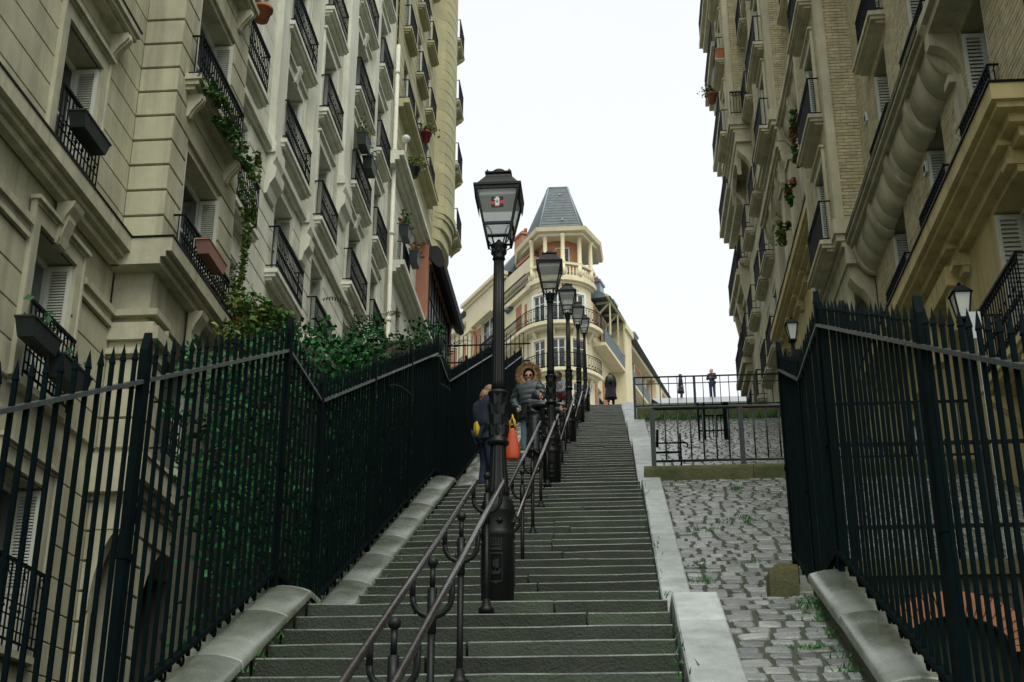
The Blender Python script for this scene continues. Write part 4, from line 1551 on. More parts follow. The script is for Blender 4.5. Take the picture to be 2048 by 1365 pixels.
bay(r3_, 4.95, 4.3, 40.3, 43.6, 24.0, 35, [(41.9, z) for z in (24.2, 27.2, 30.2)], 'bar', ww=0.95)
place('railing', railing_mesh(0.62, 0.9, 0.02, 'bar'), r3_, Fr(4.95, 40.1, -1, 0, 0, -1).m(0.33, 24.3))
for (z, pj, u0, u1) in ((17.3, 0.34, 44.8, 47.7), (20.35, 0.42, 44.0, 47.8), (23.7, 0.58, 43.8, 47.9), (26.7, 0.66, 43.8, 48.0), (29.8, 0.80, 43.8, 48.1), (32.6, 0.9, 43.8, 48.1)):
    mb = MB()
    FR3.box(mb, u0, u1, -0.02, pj, z - 0.22, z)
    FR3.box(mb, u0 + 0.1, u1 - 0.1, -0.02, pj - 0.14, z - 0.5, z - 0.22)
    FR3.box(mb, u0 + 0.2, u1 - 0.2, -0.02, pj - 0.32, z - 0.8, z - 0.5)
    mb.build('balcony_slab', M['stoneR'], r3_)
    place('railing', railing_mesh(u1 - u0 - 0.2, 0.95, 0.0, 'bar'), r3_, FR3.m((u0 + u1) / 2, z, pj - 0.04))
for u in (44.0, 46.0, 47.2):
    mb = MB()
    pr = [(0, 20.6), (0.34, 20.6), (0.30, 19.9), (0.18, 19.2), (0.05, 18.6), (0, 18.4)]
    mb.prism(pr, lambda p, w_: FR3.p(w_, p[0], p[1]), u - 0.12, u + 0.12)
    mb.build('console', M['stoneR'], r3_)
backing(r3_, 5.4, 13.5, 36.65, 47.55, 5, 34.9, M['stoneR'])
simple_roof(r3_, 4.1, 13.5, 36.65, 47.6, 35)

# ---------------- corner building with the turret at the top of the stairs
tb = thing('corner_building', 'cream and brick corner building with a slate turret roof beyond the top of the stairs', 'building', (-2.87, 78, 26))
TC = (-3.08, 78.0)
TR = 2.0


def arc_pts(r, a0, a1, n):
    return [(TC[0] + r * cos(a0 + (a1 - a0) * k / n), TC[1] + r * sin(a0 + (a1 - a0) * k / n)) for k in range(n + 1)]


def ring_sector(mb, r0, r1, a0, a1, z0, z1, n=20, mi=0):
    A, B = arc_pts(r0, a0, a1, n), arc_pts(r1, a0, a1, n)
    for k in range(n):
        mb.hexa([(*A[k], z0), (*A[k + 1], z0), (*B[k + 1], z0), (*B[k], z0), (*A[k], z1), (*A[k + 1], z1), (*B[k + 1], z1), (*B[k], z1)], mi)


dl, nl_ = (-sin(radians(29)), cos(radians(29))), (-cos(radians(29)), -sin(radians(29)))
dr, nr_ = (sin(radians(14)), cos(radians(14))), (cos(radians(14)), -sin(radians(14)))
FTL = Fr(TC[0] + TR * nl_[0], TC[1] + TR * nl_[1], *dl, *nl_)
FTR = Fr(TC[0] + TR * nr_[0], TC[1] + TR * nr_[1], *dr, *nr_)
A0, A1 = pi + radians(29), 2 * pi - radians(14)
mb = MB()
ring_sector(mb, 1.2, TR, A0, A1, 24, 34.6)
mb.build('rounded_corner', M['cream'], tb)
for (z, r, h) in ((31.62, 2.72, 0.22), (28.62, 2.62, 0.2)):
    mb = MB()
    ring_sector(mb, TR - 0.02, r, A0 - 0.05, A1 + 0.05, z, z + h, 24)
    ring_sector(mb, TR - 0.02, r - 0.25, A0, A1, z - 0.16, z, 24)
    mb.build('balcony_slab', M['cream'], tb)
    mb = MB()
    rr = r - 0.05
    for hh in (0.95, 0.1):
        mb.tube([(x, y, z + h + hh) for x, y in arc_pts(rr, A0, A1, 28)], 0.025, 6)
    for (x, y) in arc_pts(rr, A0, A1, 44):
        mb.tube([(x, y, z + h), (x, y, z + h + 0.95)], 0.012, 4)
    for (x, y) in arc_pts(rr, A0 + .04, A1 - .04, 22):
        mb.ball((x, y, z + h + 0.3), 0.05, 6, 4)
        mb.ball((x, y, z + h + 0.8), 0.035, 6, 4)
    mb.build('balcony_railing', M['iron'], tb)
    for k in range(4):
        a = A0 + (A1 - A0) * (k + 0.5) / 4
        mb = MB()
        Fk = Fr(TC[0], TC[1], -sin(a), cos(a), cos(a), sin(a))
        pr = [(TR - .03, z - .16), (r - .35, z - .16), (r - .4, z - .3), (TR + .05, z - .75), (TR - .03, z - .75)]
        mb.prism(pr, lambda p, w_: Fk.p(w_, p[0], p[1]), -0.1, 0.1)
        mb.build('console', M['cream'], tb)
for a_deg in (-125, -92, -58):
    a = radians(a_deg)
    Fk = Fr(TC[0] + TR * cos(a), TC[1] + TR * sin(a), -sin(a), cos(a), cos(a), sin(a))
    for (z, h) in ((31.85, 2.0), (28.85, 2.0), (26.3, 1.7)):
        window(tb, Fk, 0, z, 0.85, h, wp=0.18, D=0.14, rail=None, shut=False, curtain=False, bars=(0.7,))
        mb = MB()
        for s in (-1, 1):
            a2, b2 = (-0.56, -0.43) if s < 0 else (0.43, 0.56)
            Fk.box(mb, a2, b2, -0.3, 0.20, z - 0.02, z + h + 0.12)
        Fk.box(mb, -0.43, 0.43, -0.3, 0.20, z + h, z + h + 0.12)
        mb.build('surround', M['white'] if z > 31 else M['cream'], tb)
# arch moulding over the first floor windows
mb = MB()
for k in range(9):
    a = radians(-92 - 44 + 88 * k / 8)
    z = 34.05 + 0.38 * cos(radians(-90 + 180 * k / 8))
    Fk = Fr(TC[0] + TR * cos(a), TC[1] + TR * sin(a), -sin(a), cos(a), cos(a), sin(a))
    Fk.box(mb, -0.21, 0.21, -0.05, 0.05, z, z + 0.09)
mb.build('arch_moulding', M['cream'], tb)
mb = MB()
ring_sector(mb, 0.5, 2.12, A0 - .1, A1 + .1, 34.55, 34.7)
ring_sector(mb, 0.5, 2.32, A0 - .1, A1 + .1, 34.7, 34.95)
mb.build('loggia_floor', M['cream'], tb)
bl = MB()
bl.lathe([(0.05, 0), (0.035, 0.08), (0.085, 0.25), (0.05, 0.5), (0.035, 0.62), (0.06, 0.72)], n=8)
blm = bl.mesh('baluster', M['cream'])
for k, (x, y) in enumerate(arc_pts(2.16, A0, A1, 24)):
    if k % 5 != 2:
        place('baluster', blm, tb, Matrix.Translation((x, y, 35.05)))
    else:
        mb = MB()
        mb.lathe([(0.17, 0), (0.17, 0.75)], (x, y, 35.03), n=8)
        mb.build('balustrade_pier', M['cream'], tb)
mb = MB()
ring_sector(mb, 2.0, 2.3, A0 - .1, A1 + .1, 35.75, 35.9)
mb.build('balustrade_rail', M['cream'], tb)
mb = MB()
ring_sector(mb, 2.03, 2.27, A0 - .1, A1 + .1, 34.952, 35.06)
mb.build('balustrade_plinth', M['cream'], tb)
for k in range(5):
    a = A0 + 0.12 + (A1 - A0 - 0.24) * k / 4
    mb = MB()
    mb.lathe([(0.19, 0), (0.19, .1), (0.14, .16), (0.125, 1.7), (0.14, 1.75), (0.2, 1.9), (0.2, 1.98)], (TC[0] + 2.1 * cos(a), TC[1] + 2.1 * sin(a), 35.9), n=12)
    mb.build('column', M['cream'], tb)
mb = MB()
ring_sector(mb, 1.0, 1.35, A0 - .3, A1 + .3, 34.95, 37.9, 10)
mb.build('loggia_wall', M['redbrick'], tb)
Fk = Fr(TC[0] + 1.35 * cos(radians(-85)), TC[1] + 1.35 * sin(radians(-85)), 1, 0, 0, -1)
window(tb, Fk, 0.1, 35.0, 0.9, 2.3, wp=0.06, D=0.12, rail=None, shut=False, curtain=False)


def octo(r, z, ex=0.0, rot=radians(22.5)):
    return [(TC[0] + r * cos(rot + pi / 4 * k), TC[1] + 0.35 + r * sin(rot + pi / 4 * k), z) for k in range(8)]


EAVE = [(-4.45, 75.55), (-1.35, 75.55), (-0.42, 78.0), (-0.30, 80.6), (-6.2, 80.9), (-5.95, 78.6)]
ec = (-3.0, 78.2)


def hexring(k, z):
    return [(ec[0] + (x - ec[0]) * k, ec[1] + (y - ec[1]) * k, z) for x, y in EAVE]


mb = MB()
for (k0, z0, k1, z1) in ((0.88, 37.78, 0.88, 38.0), (0.97, 38.0, 1.0, 38.25)):
    mb.add(hexring(k0, z0) + hexring(k1, z1), [tuple(range(6))[::-1], tuple(range(6, 12))] + [(k, (k + 1) % 6, 6 + (k + 1) % 6, 6 + k) for k in range(6)])
mb.build('eave', M['cream'], tb)
mb = MB()
base = [(-4.30, 75.95, 38.26), (-1.62, 75.95, 38.26), (-1.2, 77.6, 38.26), (-1.2, 80.0, 38.26), (-5.45, 80.2, 38.26), (-5.4, 77.9, 38.26)]
top = [(-3.72, 77.5, 42.05), (-2.52, 77.5, 42.05), (-2.45, 77.9, 42.05), (-2.45, 78.4, 42.05), (-3.85, 78.4, 42.05), (-3.85, 77.9, 42.05)]
nr = 16
NB = 6
for i in range(nr):          # slate courses, each row stepping over the next
    t0, t1 = i / nr, (i + 1) / nr
    A = [tuple(b_[j] + (q[j] - b_[j]) * t0 for j in range(3)) for b_, q in zip(base, top)]
    B = [tuple(b_[j] + (q[j] - b_[j]) * t1 for j in range(3)) for b_, q in zip(base, top)]
    A = [(ec[0] + (x - ec[0]) * 1.012, ec[1] + (y - ec[1]) * 1.012, z) for x, y, z in A]
    for k in range(NB):
        n = max(2, round((Vector(A[(k + 1) % NB]) - Vector(A[k])).length / 0.3))
        for j in range(n):
            a0, a1 = Vector(A[k]).lerp(Vector(A[(k + 1) % NB]), j / n), Vector(A[k]).lerp(Vector(A[(k + 1) % NB]), (j + 1) / n)
            b0, b1 = Vector(B[k]).lerp(Vector(B[(k + 1) % NB]), j / n), Vector(B[k]).lerp(Vector(B[(k + 1) % NB]), (j + 1) / n)
            mb.add([a0, a1, b1, b0], [(0, 1, 2, 3)])
stuff(mb.build('slates', M['slate'], tb))
mb = MB()
mb.add(base + top, [tuple(range(6))[::-1], tuple(range(6, 12))] + [(k, (k + 1) % 6, 6 + (k + 1) % 6, 6 + k) for k in range(6)])
mb.build('turret_roof', M['slate'], tb)
mb = MB()
for k in range(6):
    mb.tube([base[k], top[k]], 0.05, 5)
    mb.tube([top[k], top[(k + 1) % 6]], 0.06, 5)
mb.build('zinc_ridge', M['zinc'], tb)
for (zz, dx) in ((39.0, 0.2), (41.3, 0.0)):
    t_ = (zz - 38.26) / (42.05 - 38.26)
    mb = MB()
    y = 75.95 + 1.55 * t_ - 0.06
    mb.box(ec[0] + dx - 0.07, ec[0] + dx + 0.07, y, y + 0.25, zz, zz + 0.16)
    mb.build('roof_vent', M['zinc'], tb)


def wing(F, length, zb, ze, wins, bricks, name):
    holes = [(u - w_ / 2, u + w_ / 2, z, z + h) for (u, w_, z, h) in wins]
    mb = MB()
    wall(mb, F, 0, length, zb, ze, 0.0, holes, 0.25)
    mb.build('wing_wall', M['cream'], tb)
    for (u, w_, z, h) in wins:
        window(tb, F, u, z, w_, h, D=0.24, rail='bar', rl=w_ + 0.1, rh=0.9, rproj=0.08, shut=False, bars=(0.65,), curtain=False)
    for (u0, u1, z0, z1) in bricks:
        mb = MB()
        rects(mb, F, u0, u1, z0, z1, 0.03, 0.22, 0.075, [], random.Random(2))
        F.box(mb, u0, u1, -0.01, 0.012, z0, z1)
        stuff(mb.build('brick_panel', M['redbrick'], tb))


wing(FTL, 14, 24, 37.0, [(6.9, 2.2, 32.9, 2.5), (11.6, 1.1, 32.0, 2.2), (2.0, 0.9, 28.9, 2.0), (4.3, 1.0, 28.9, 2.0), (8.5, 1.2, 28.9, 2.0)],
     [(1.5, 2.3, 32.0, 34.3), (0.7, 1.0, 32.0, 34.0), (5.3, 5.75, 31.0, 35.4), (8.05, 9.3, 31.0, 35.2), (10.2, 11.0, 31.0, 35.0), (12.3, 13.4, 31, 35.2)], 'left')
mb = MB()
FTL.box(mb, 4.2, 9.9, 0.0, 0.32, 35.45, 37.1)
FTL.box(mb, 4.2, 5.2, 0.0, 0.30, 26, 35.45)
FTL.box(mb, 9.2, 9.9, 0.0, 0.30, 26, 35.45)
FTL.box(mb, 4.0, 5.4, 0.0, 0.42, 35.2, 35.45)
FTL.box(mb, 9.0, 10.1, 0.0, 0.42, 35.2, 35.45)
mb.build('pavilion', M['cream'], tb)
mb = MB()
FTL.box(mb, 3.9, 10.2, -0.1, 0.45, 37.1, 37.3); FTL.box(mb, 3.8, 10.3, -0.1, 0.62, 37.3, 37.55)
FTL.box(mb, 10.3, 14, -0.1, 0.35, 36.2, 36.4); FTL.box(mb, -0.3, 3.8, -0.1, 0.3, 34.6, 34.85)
mb.build('cornice', M['cream'], tb)
mb = MB()
FTL.box(mb, 0.0, 5.2, 0.0, 0.75, 31.62, 31.84)
FTL.box(mb, 0.0, 5.2, 0.0, 0.5, 31.46, 31.62)
FTL.box(mb, 5.9, 8.0, 0.0, 0.25, 32.7, 32.88)
mb.build('balcony_slab', M['cream'], tb)
place('balcony_railing', railing_mesh(5.1, 0.95, 0.0, 'scroll'), tb, FTL.m(2.6, 31.84, 0.70))
place('balcony_railing', railing_mesh(3.8, 0.95, 0.0, 'scroll'), tb, FTL.m(1.9, 34.95, 0.22))
mb = MB()
P = FTL.p
mb.hexa([P(3.8, 0.3, 37.55), P(14, 0.2, 37.2), P(14, -6, 37.2), P(3.8, -6, 37.55), P(4.3, -1.6, 40.2), P(13, -1.6, 39.6), P(13, -5, 39.6), P(4.3, -5, 40.2)])
mb.hexa([P(0.5, -0.3, 34.9), P(4.1, -0.2, 34.9), P(4.1, -3.2, 34.9), P(0.5, -2.2, 34.9), P(0.7, -1.2, 38.7), P(4.1, -1.8, 39.9), P(4.1, -3.0, 39.9), P(0.7, -2.0, 38.7)])
mb.build('slate_roof', M['slate'], tb)
mb = MB()
FTL.box(mb, 0.6, 2.6, -1.2, -0.25, 34.95, 37.3)
FTL.box(mb, 0.5, 2.7, -1.3, -0.15, 37.3, 37.5)
mb.build('dormer', M['redbrick'], tb)
window(tb, FTL, 1.6, 35.0, 0.8, 2.0, wp=-0.16, D=0.09, rail=None, shut=False, curtain=False)
for (F_, u, w_, zt) in ((FTL, 4.6, -1.6, 40.6), (FTR, 9.0, -2.2, 39.4)):
    ch = MB()
    F_.box(ch, u - 0.6, u + 0.6, w_ - 0.4, w_ + 0.4, zt - 4, zt)
    F_.box(ch, u - 0.7, u + 0.7, w_ - 0.5, w_ + 0.5, zt, zt + 0.15)
    co = ch.build('chimney', M['redbrick'], tb)
    pm = cached('pot', lambda: (lambda q: (q.lathe([(0.13, 0), (0.1, 0.35), (0.13, 0.42)], n=10), q.mesh('chimney_pot', M['terra']))[1])(MB()))
    for k in (-0.35, 0.0, 0.35):
        x, y, z = F_.p(u + k, w_, zt + 0.15)
        place('chimney_pot', pm, co, Matrix.Translation((x, y, z)))

wing(FTR, 34, 24, 34.0, [(1.4, 0.9, 31.9, 2.0), (3.2, 0.9, 31.9, 2.0), (8.4, 1.0, 31.9, 2.0), (10.8, 1.0, 31.9, 2.0), (14, 1.0, 31.9, 2.0), (17, 1.0, 31.9, 2.0), (1.6, 0.9, 27.0, 1.6),
                         (8.4, 1.0, 28.6, 2.0), (11.0, 1.0, 28.6, 2.0), (14, 1.0, 28.6, 2.0), (20, 1, 31.9, 2), (23, 1, 31.9, 2)],
     [(0.5, 0.9, 31.9, 34), (2.0, 2.6, 31.9, 34), (7.1, 7.8, 31.9, 33.8), (9.1, 10.1, 31.9, 33.8), (0.4, 1.0, 26.3, 29.6), (2.3, 3.4, 26.3, 29.6), (11.6, 13.2, 31.9, 33.8), (15, 16.2, 31.9, 33.8)], 'right')
mb = MB()     # grey balcony parapets
FTR.box(mb, 0.0, 6.0, 0.0, 0.85, 30.9, 31.1)
FTR.box(mb, 6.9, 12.5, 0.0, 0.8, 30.9, 31.08)
FTR.box(mb, 5.0, 6.8, 0.0, 0.9, 24, 33.9)
FTR.box(mb, 4.9, 6.95, 0.0, 1.05, 33.9, 34.3)
FTR.box(mb, 7.0, 34, 0.0, 0.5, 34.0, 34.3)
FTR.box(mb, 15.5, 17.5, 0.0, 0.6, 24, 33.9)
mb.build('balcony_slab', M['cream'], tb)
mb = MB()
FTR.box(mb, 0.0, 4.98, 0.78, 0.84, 31.1, 32.0)
FTR.box(mb, 6.97, 12.5, 0.73, 0.79, 31.08, 31.95)
mb.build('balcony_parapet', M['slate'], tb)
mb = MB()     # timber balcony frame under the roof
for u in (1.2, 3.2, 4.8):
    a, b = Vector(FTR.p(u, 0.05, 33.4)), Vector(FTR.p(u, 0.95, 34.3))
    mb.beam(a, b, 0.10, 0.10)
    mb.beam(FTR.p(u, 0.0, 34.25), FTR.p(u, 1.0, 34.25), 0.1, 0.12)
    mb.beam(FTR.p(u, 0.9, 32.0), FTR.p(u, 0.9, 34.3), 0.1, 0.1)
mb.beam(FTR.p(0.2, 0.92, 34.35), FTR.p(5.0, 0.92, 34.35), 0.12, 0.14)
mb.build('timber_frame', M['stoneL3'], tb)
mb = MB()
P = FTR.p
mb.hexa([P(0.6, 1.1, 34.4), P(34, 0.4, 34.32), P(34, -6, 34.32), P(0.6, -6, 34.4), P(1.6, -1.7, 36.5), P(34, -1.5, 35.9), P(34, -5, 35.9), P(1.6, -5, 36.5)])
mb.build('slate_roof', M['slate'], tb)
for u in (2.6, 6.0, 12.0):
    mb = MB()
    FTR.box(mb, u - 0.5, u + 0.5, -1.2, 0.05, 34.5, 36.2)
    FTR.box(mb, u - 0.6, u + 0.6, -1.3, 0.12, 36.2, 36.35)
    mb.build('dormer', M['zinc'], tb)
    window(tb, FTR, u, 34.9, 0.7, 1.2, wp=0.06, D=0.09, rail=None, shut=False, curtain=False)
sh = MB()
FTR.box(sh, 3.9, 4.35, 0.06, 0.10, 32.0, 33.9)
sh.build('shutter', M['greenpaint'], tb)
mb = MB()
P = FTL.p
mb.add([P(0, -0.3, 24), P(14, -0.3, 24), P(14, -0.3, 34.9), P(0, -0.3, 34.9)], [(0, 1, 2, 3)])
core_ = [FTL.p(13.9, -.5, 0)[:2], FTR.p(33.9, -.5, 0)[:2], FTR.p(0, -.5, 0)[:2], FTL.p(0, -.5, 0)[:2]]
mb.prism([(x, y) for x, y in core_], lambda p, w_: (p[0], p[1], w_), 24, 34.2)
mb.build('rear_wall', M['cream'], tb)


# ------------------------------------------------------------------ street lamps and handrails
def build_lamp():
    t_ = thing('street_lamp', 'nearest tall cast iron street lamp with a sticker on its lantern', 'street lamp', (0, 0, 0), 'street lamps along the middle of the stairs')
    mb = MB()      # round base with rings
    mb.lathe([(0.128, -0.02), (0.128, 0.60), (0.135, 0.62), (0.142, 0.64), (0.135, 0.665), (0.130, 0.68), (0.130, 0.80), (0.140, 0.82), (0.143, 0.84), (0.132, 0.86), (0.136, 0.885), (0.12, 0.905), (0.125, 0.92), (0.10, 0.94), (0.095, 0.955)], n=28)
    base = mb.build('lamp_base', M['lampiron'], t_)
    mb = MB()      # relief: shield frame, ship, crown towers, rosettes
    Rb = 0.129

    def q(a, z, d=0.0):
        return ((Rb + d) * sin(a), -(Rb + d) * cos(a), z)

    def arcbox(a0, a1, z0, z1, d):
        n = max(1, int(abs(a1 - a0) / 0.12))
        for k in range(n):
            b0, b1 = a0 + (a1 - a0) * k / n, a0 + (a1 - a0) * (k + 1) / n
            mb.hexa([q(b0, z0, -.004), q(b1, z0, -.004), q(b1, z0, d), q(b0, z0, d), q(b0, z1, -.004), q(b1, z1, -.004), q(b1, z1, d), q(b0, z1, d)])
    for c in (-2.1, 0.0, 2.1):
        arcbox(c - 0.36, c - 0.31, 0.26, 0.47, 0.010); arcbox(c + 0.31, c + 0.36, 0.26, 0.47, 0.010)
        arcbox(c - 0.36, c + 0.36, 0.47, 0.485, 0.010); arcbox(c - 0.30, c + 0.30, 0.25, 0.262, 0.010); arcbox(c - 0.1, c + 0.1, 0.238, 0.25, 0.010)
        arcbox(c - 0.22, c + 0.2, 0.31, 0.335, 0.012); arcbox(c - 0.28, c - 0.2, 0.33, 0.35, 0.010); arcbox(c + 0.18, c + 0.26, 0.33, 0.355, 0.010)
        arcbox(c - 0.05, c - 0.02, 0.335, 0.44, 0.010); arcbox(c - 0.02, c + 0.14, 0.36, 0.43, 0.014); arcbox(c - 0.18, c - 0.05, 0.37, 0.42, 0.012)
        arcbox(c - 0.32, c + 0.32, 0.50, 0.525, 0.012); arcbox(c - 0.3, c + 0.3, 0.535, 0.55, 0.010)
        for k in range(5):
            a = c - 0.28 + 0.14 * k
            arcbox(a - 0.045, a + 0.045, 0.55, 0.585, 0.012)
            arcbox(a - 0.06, a + 0.06, 0.585, 0.595, 0.014)
    for k in range(6):
        a = 2 * pi * k / 6 + 0.2
        mb.ball(((0.132) * sin(a), -(0.132) * cos(a), 0.74), 0.022, 8, 5)
        for j in range(6):
            b = 2 * pi * j / 6
            p = q(a + 0.17 * cos(b), 0.74 + 0.022 * sin(b), 0.002)
            mb.ball(p, 0.009, 6, 4)
    stuff(mb.build('relief', M['lampiron'], base))
    mb = MB()
    mb.lathe([(0.088, 0.95), (0.095, 1.0), (0.085, 1.06), (0.074, 1.2), (0.064, 1.36), (0.062, 1.41)], n=64, flute=0.09, nf=16)
    mb.build('fluted_foot', M['lampiron'], t_)
    mb = MB()
    mb.lathe([(0.064, 1.39), (0.088, 1.405), (0.090, 1.42), (0.076, 1.44), (0.068, 1.46), (0.068, 1.80), (0.072, 1.82), (0.086, 1.835), (0.086, 1.85), (0.06, 1.87)], n=24)
    for row, z in enumerate((1.47, 1.56, 1.65, 1.73)):
        for k in range(8):
            a = 2 * pi * (k + 0.5 * (row % 2)) / 8

            def lp(da, dz, d):
                return ((0.067 + d) * sin(a + da), -(0.067 + d) * cos(a + da), z + dz)
            # pointed leaf with a raised rib and curled tip
            mb.add([lp(-.30, 0, 0), lp(.30, 0, 0), lp(.34, .05, .004), lp(.16, .085, .009), lp(0, .105, .016), lp(-.16, .085, .009), lp(-.34, .05, .004), lp(0, .0, .009), lp(0, .06, .013)],
                   [(0, 7, 8, 6), (7, 1, 2, 8), (8, 2, 3, 4), (6, 8, 4, 5)], 0, False)
            mb.add([lp(-.16, .085, .009), lp(0, .105, .016), lp(.16, .085, .009), lp(0, .085, 0.0)], [(0, 1, 3), (1, 2, 3)])
    mb.build('leaf_collar', M['lampiron'], t_)
    mb = MB()
    mb.lathe([(0.060, 1.86), (0.056, 1.95), (0.050, 2.5), (0.044, 3.08)], n=60, flute=0.13, nf=15)
    mb.build('shaft', M['lampiron'], t_)
    mb = MB()
    mb.lathe([(0.044, 3.06), (0.056, 3.075), (0.05, 3.095), (0.052, 3.11), (0.060, 3.17), (0.072, 3.19), (0.072, 3.205), (0.045, 3.22), (0.02, 3.245), (0.012, 3.26)], n=24)
    for k in range(8):
        a = 2 * pi * k / 8
        mb.ball((0.055 * sin(a), 0.055 * cos(a), 3.14), 0.014, 6, 5, sc_=(1, 1, 2))
    mb.build('capital', M['lampiron'], t_)
    # lantern
    zb, zm, zt = 3.255, 3.365, 3.70
    hb, hm, ht = 0.098, 0.121, 0.186

    def half(z):
        return hb + (ht - hb) * (z - zb) / (zt - zb)
    mb = MB()
    for sx, sy in ((1, 1), (1, -1), (-1, -1), (-1, 1)):
        mb.beam((sx * (hb - .004), sy * (hb - .004), zb - 0.03), (sx * ht, sy * ht, zt), 0.022, 0.022)
    for z, tt in ((zb + 0.005, 0.012), (zm, 0.024), (zt - 0.015, 0.035)):
        h_ = half(z)
        for s in (-1, 1):
            mb.box(-h_, h_, s * h_ - 0.011, s * h_ + 0.011, z - tt / 2, z + tt / 2)
            mb.box(s * h_ - 0.011, s * h_ + 0.011, -h_, h_, z - tt / 2 + .0007, z + tt / 2 + .0007)
    lf = mb.build('lantern_frame', M['lampiron'], t_)
    for k in range(4):
        mb = MB()
        R_ = Matrix.Rotation(pi / 2 * k, 3, 'Z')
        for (za, zc_) in ((zb + .012, zm - .012), (zm + .012, zt - .034)):
            a, b = half(za), half(zc_)
            pts = [(-a + .011, -a, za), (a - .011, -a, za), (b - .011, -b, zc_), (-b + .011, -b, zc_)]
            mb.add([R_ @ Vector(p) for p in pts], [(0, 1, 2, 3)])
        mb.build('glass_pane', M['lglass'], lf)
    mb = MB()      # white enamel reflector in the upper half, lamp holder
    mb.hexa([(-.165, -.165, 3.62), (.165, -.165, 3.62), (.165, .165, 3.62), (-.165, .165, 3.62), (-.14, -.14, 3.69), (.14, -.14, 3.69), (.14, .14, 3.69), (-.14, .14, 3.69)])
    mb.build('reflector', M['reflector'], lf)
    mb = MB()      # eaves with hanging skirt, roof, cap
    e = 0.205
    for R_ in [Matrix.Rotation(pi / 2 * k, 3, 'Z') for k in range(4)]:
        pts = [(-e, -e, 3.715), (e, -e, 3.715), (e * .93, -e * .93, 3.575), (-e * .93, -e * .93, 3.575)]
        if R_[0][0] ** 2 < 0.5:
            mb.add([R_ @ Vector(p) for p in pts], [(0, 1, 2, 3)])
            mb.add([R_ @ (Vector(p) + Vector((0, .006, 0))) for p in pts], [(3, 2, 1, 0)])
    mb.box(-e, e, -e, e, 3.70, 3.722)
    mb.hexa([(-.185, -.185, 3.722), (.185, -.185, 3.722), (.185, .185, 3.722), (-.185, .185, 3.722), (-.112, -.112, 3.83), (.112, -.112, 3.83), (.112, .112, 3.83), (-.112, .112, 3.83)])
    mb.hexa([(-.112, -.112, 3.83), (.112, -.112, 3.83), (.112, .112, 3.83), (-.112, .112, 3.83), (-.10, -.10, 3.865), (.10, -.10, 3.865), (.10, .10, 3.865), (-.10, .10, 3.865)])
    mb.box(-.115, .115, -.115, .115, 3.865, 3.878)
    for sx, sy in ((1, 1), (1, -1), (-1, -1), (-1, 1)):
        mb.lathe([(.006, 3.878), (.011, 3.89), (.004, 3.905)], (sx * .095, sy * .095, 0), 6)
    mb.build('lantern_roof', M['lampiron'], t_)
    mb = MB()
    mb.lathe([(0.05, 3.878), (0.068, 3.895), (0.066, 3.92), (0.045, 3.94), (0.02, 3.948)], n=18)
    mb.build('vent_cap', M['lampiron'], t_)
    mb = MB()      # scrolled stays under the lantern
    for k in range(4):
        a = pi / 4 + pi / 2 * k
        c, s = cos(a), sin(a)
        mb.tube([(c * r, s * r, z) for r, z in ((.03, 3.20), (.055, 3.205), (.07, 3.25), (.085, 3.31), (.115, 3.345), (.155, 3.352))], 0.007, 6)
        mb.tube([(c * r, s * r, z) for r, z in ((.03, 3.22), (.07, 3.18), (.10, 3.20), (.13, 3.225))], 0.006, 6)
    mb.build('scroll_stays', M['lampiron'], t_)
    return t_


LX = -0.915
lamp = build_lamp()
LS = Matrix.Diagonal((0.985, 0.985, 0.975, 1))
W0 = Matrix.Translation((LX, EY[1] + 0.62, EZ[1])) @ LS
lamp.matrix_basis = W0
WORLD[lamp.name] = W0
labs = ['second cast iron street lamp going up the stairs, above the child in black', 'third cast iron street lamp counted up the stairs', 'fourth cast iron street lamp, small behind the third', 'farthest cast iron street lamp near the top of the stairs']
for i, lab in zip((2, 3, 4, 5), labs):
    c = copy_tree(lamp, Matrix.Translation((LX + (0.02 if i == 2 else 0), EY[i] + 0.62, EZ[i])) @ Matrix.Rotation(radians(random.uniform(-3, 3)), 4, 'Z') @ LS)
    c['label'] = lab
# sticker on the nearest lantern
st = MB()
zc_, k_ = 3.55, (0.186 - 0.098) / (3.70 - 3.255)


def sp(x, dz, d):
    z = zc_ + dz
    return (x, -(0.098 + (z - 3.255) * k_) - d, z)


def rect(x0, x1, z0, z1, d, mi):
    st.hexa([sp(x0, z0, d - .001), sp(x1, z0, d - .001), sp(x1, z0, d), sp(x0, z0, d), sp(x0, z1, d - .001), sp(x1, z1, d - .001), sp(x1, z1, d), sp(x0, z1, d)], mi)


rect(-.055, .05, -.05, .045, .003, 0)
rect(-.062, -.02, -.022, .004, .005, 1); rect(.012, .06, -.018, .008, .005, 1); rect(-.02, .012, -.045, -.036, .005, 1)
rect(-.02, .016, -.036, .030, .007, 2); rect(-.028, .02, .012, .024, .009, 2); rect(-.014, .012, .030, .042, .007, 2); rect(-.008, .004, -.008, .004, .009, 0)
st.build('sticker', [M['sticker_black'], M['sky_sticker_red'], M['sticker_white']], lamp, W0)

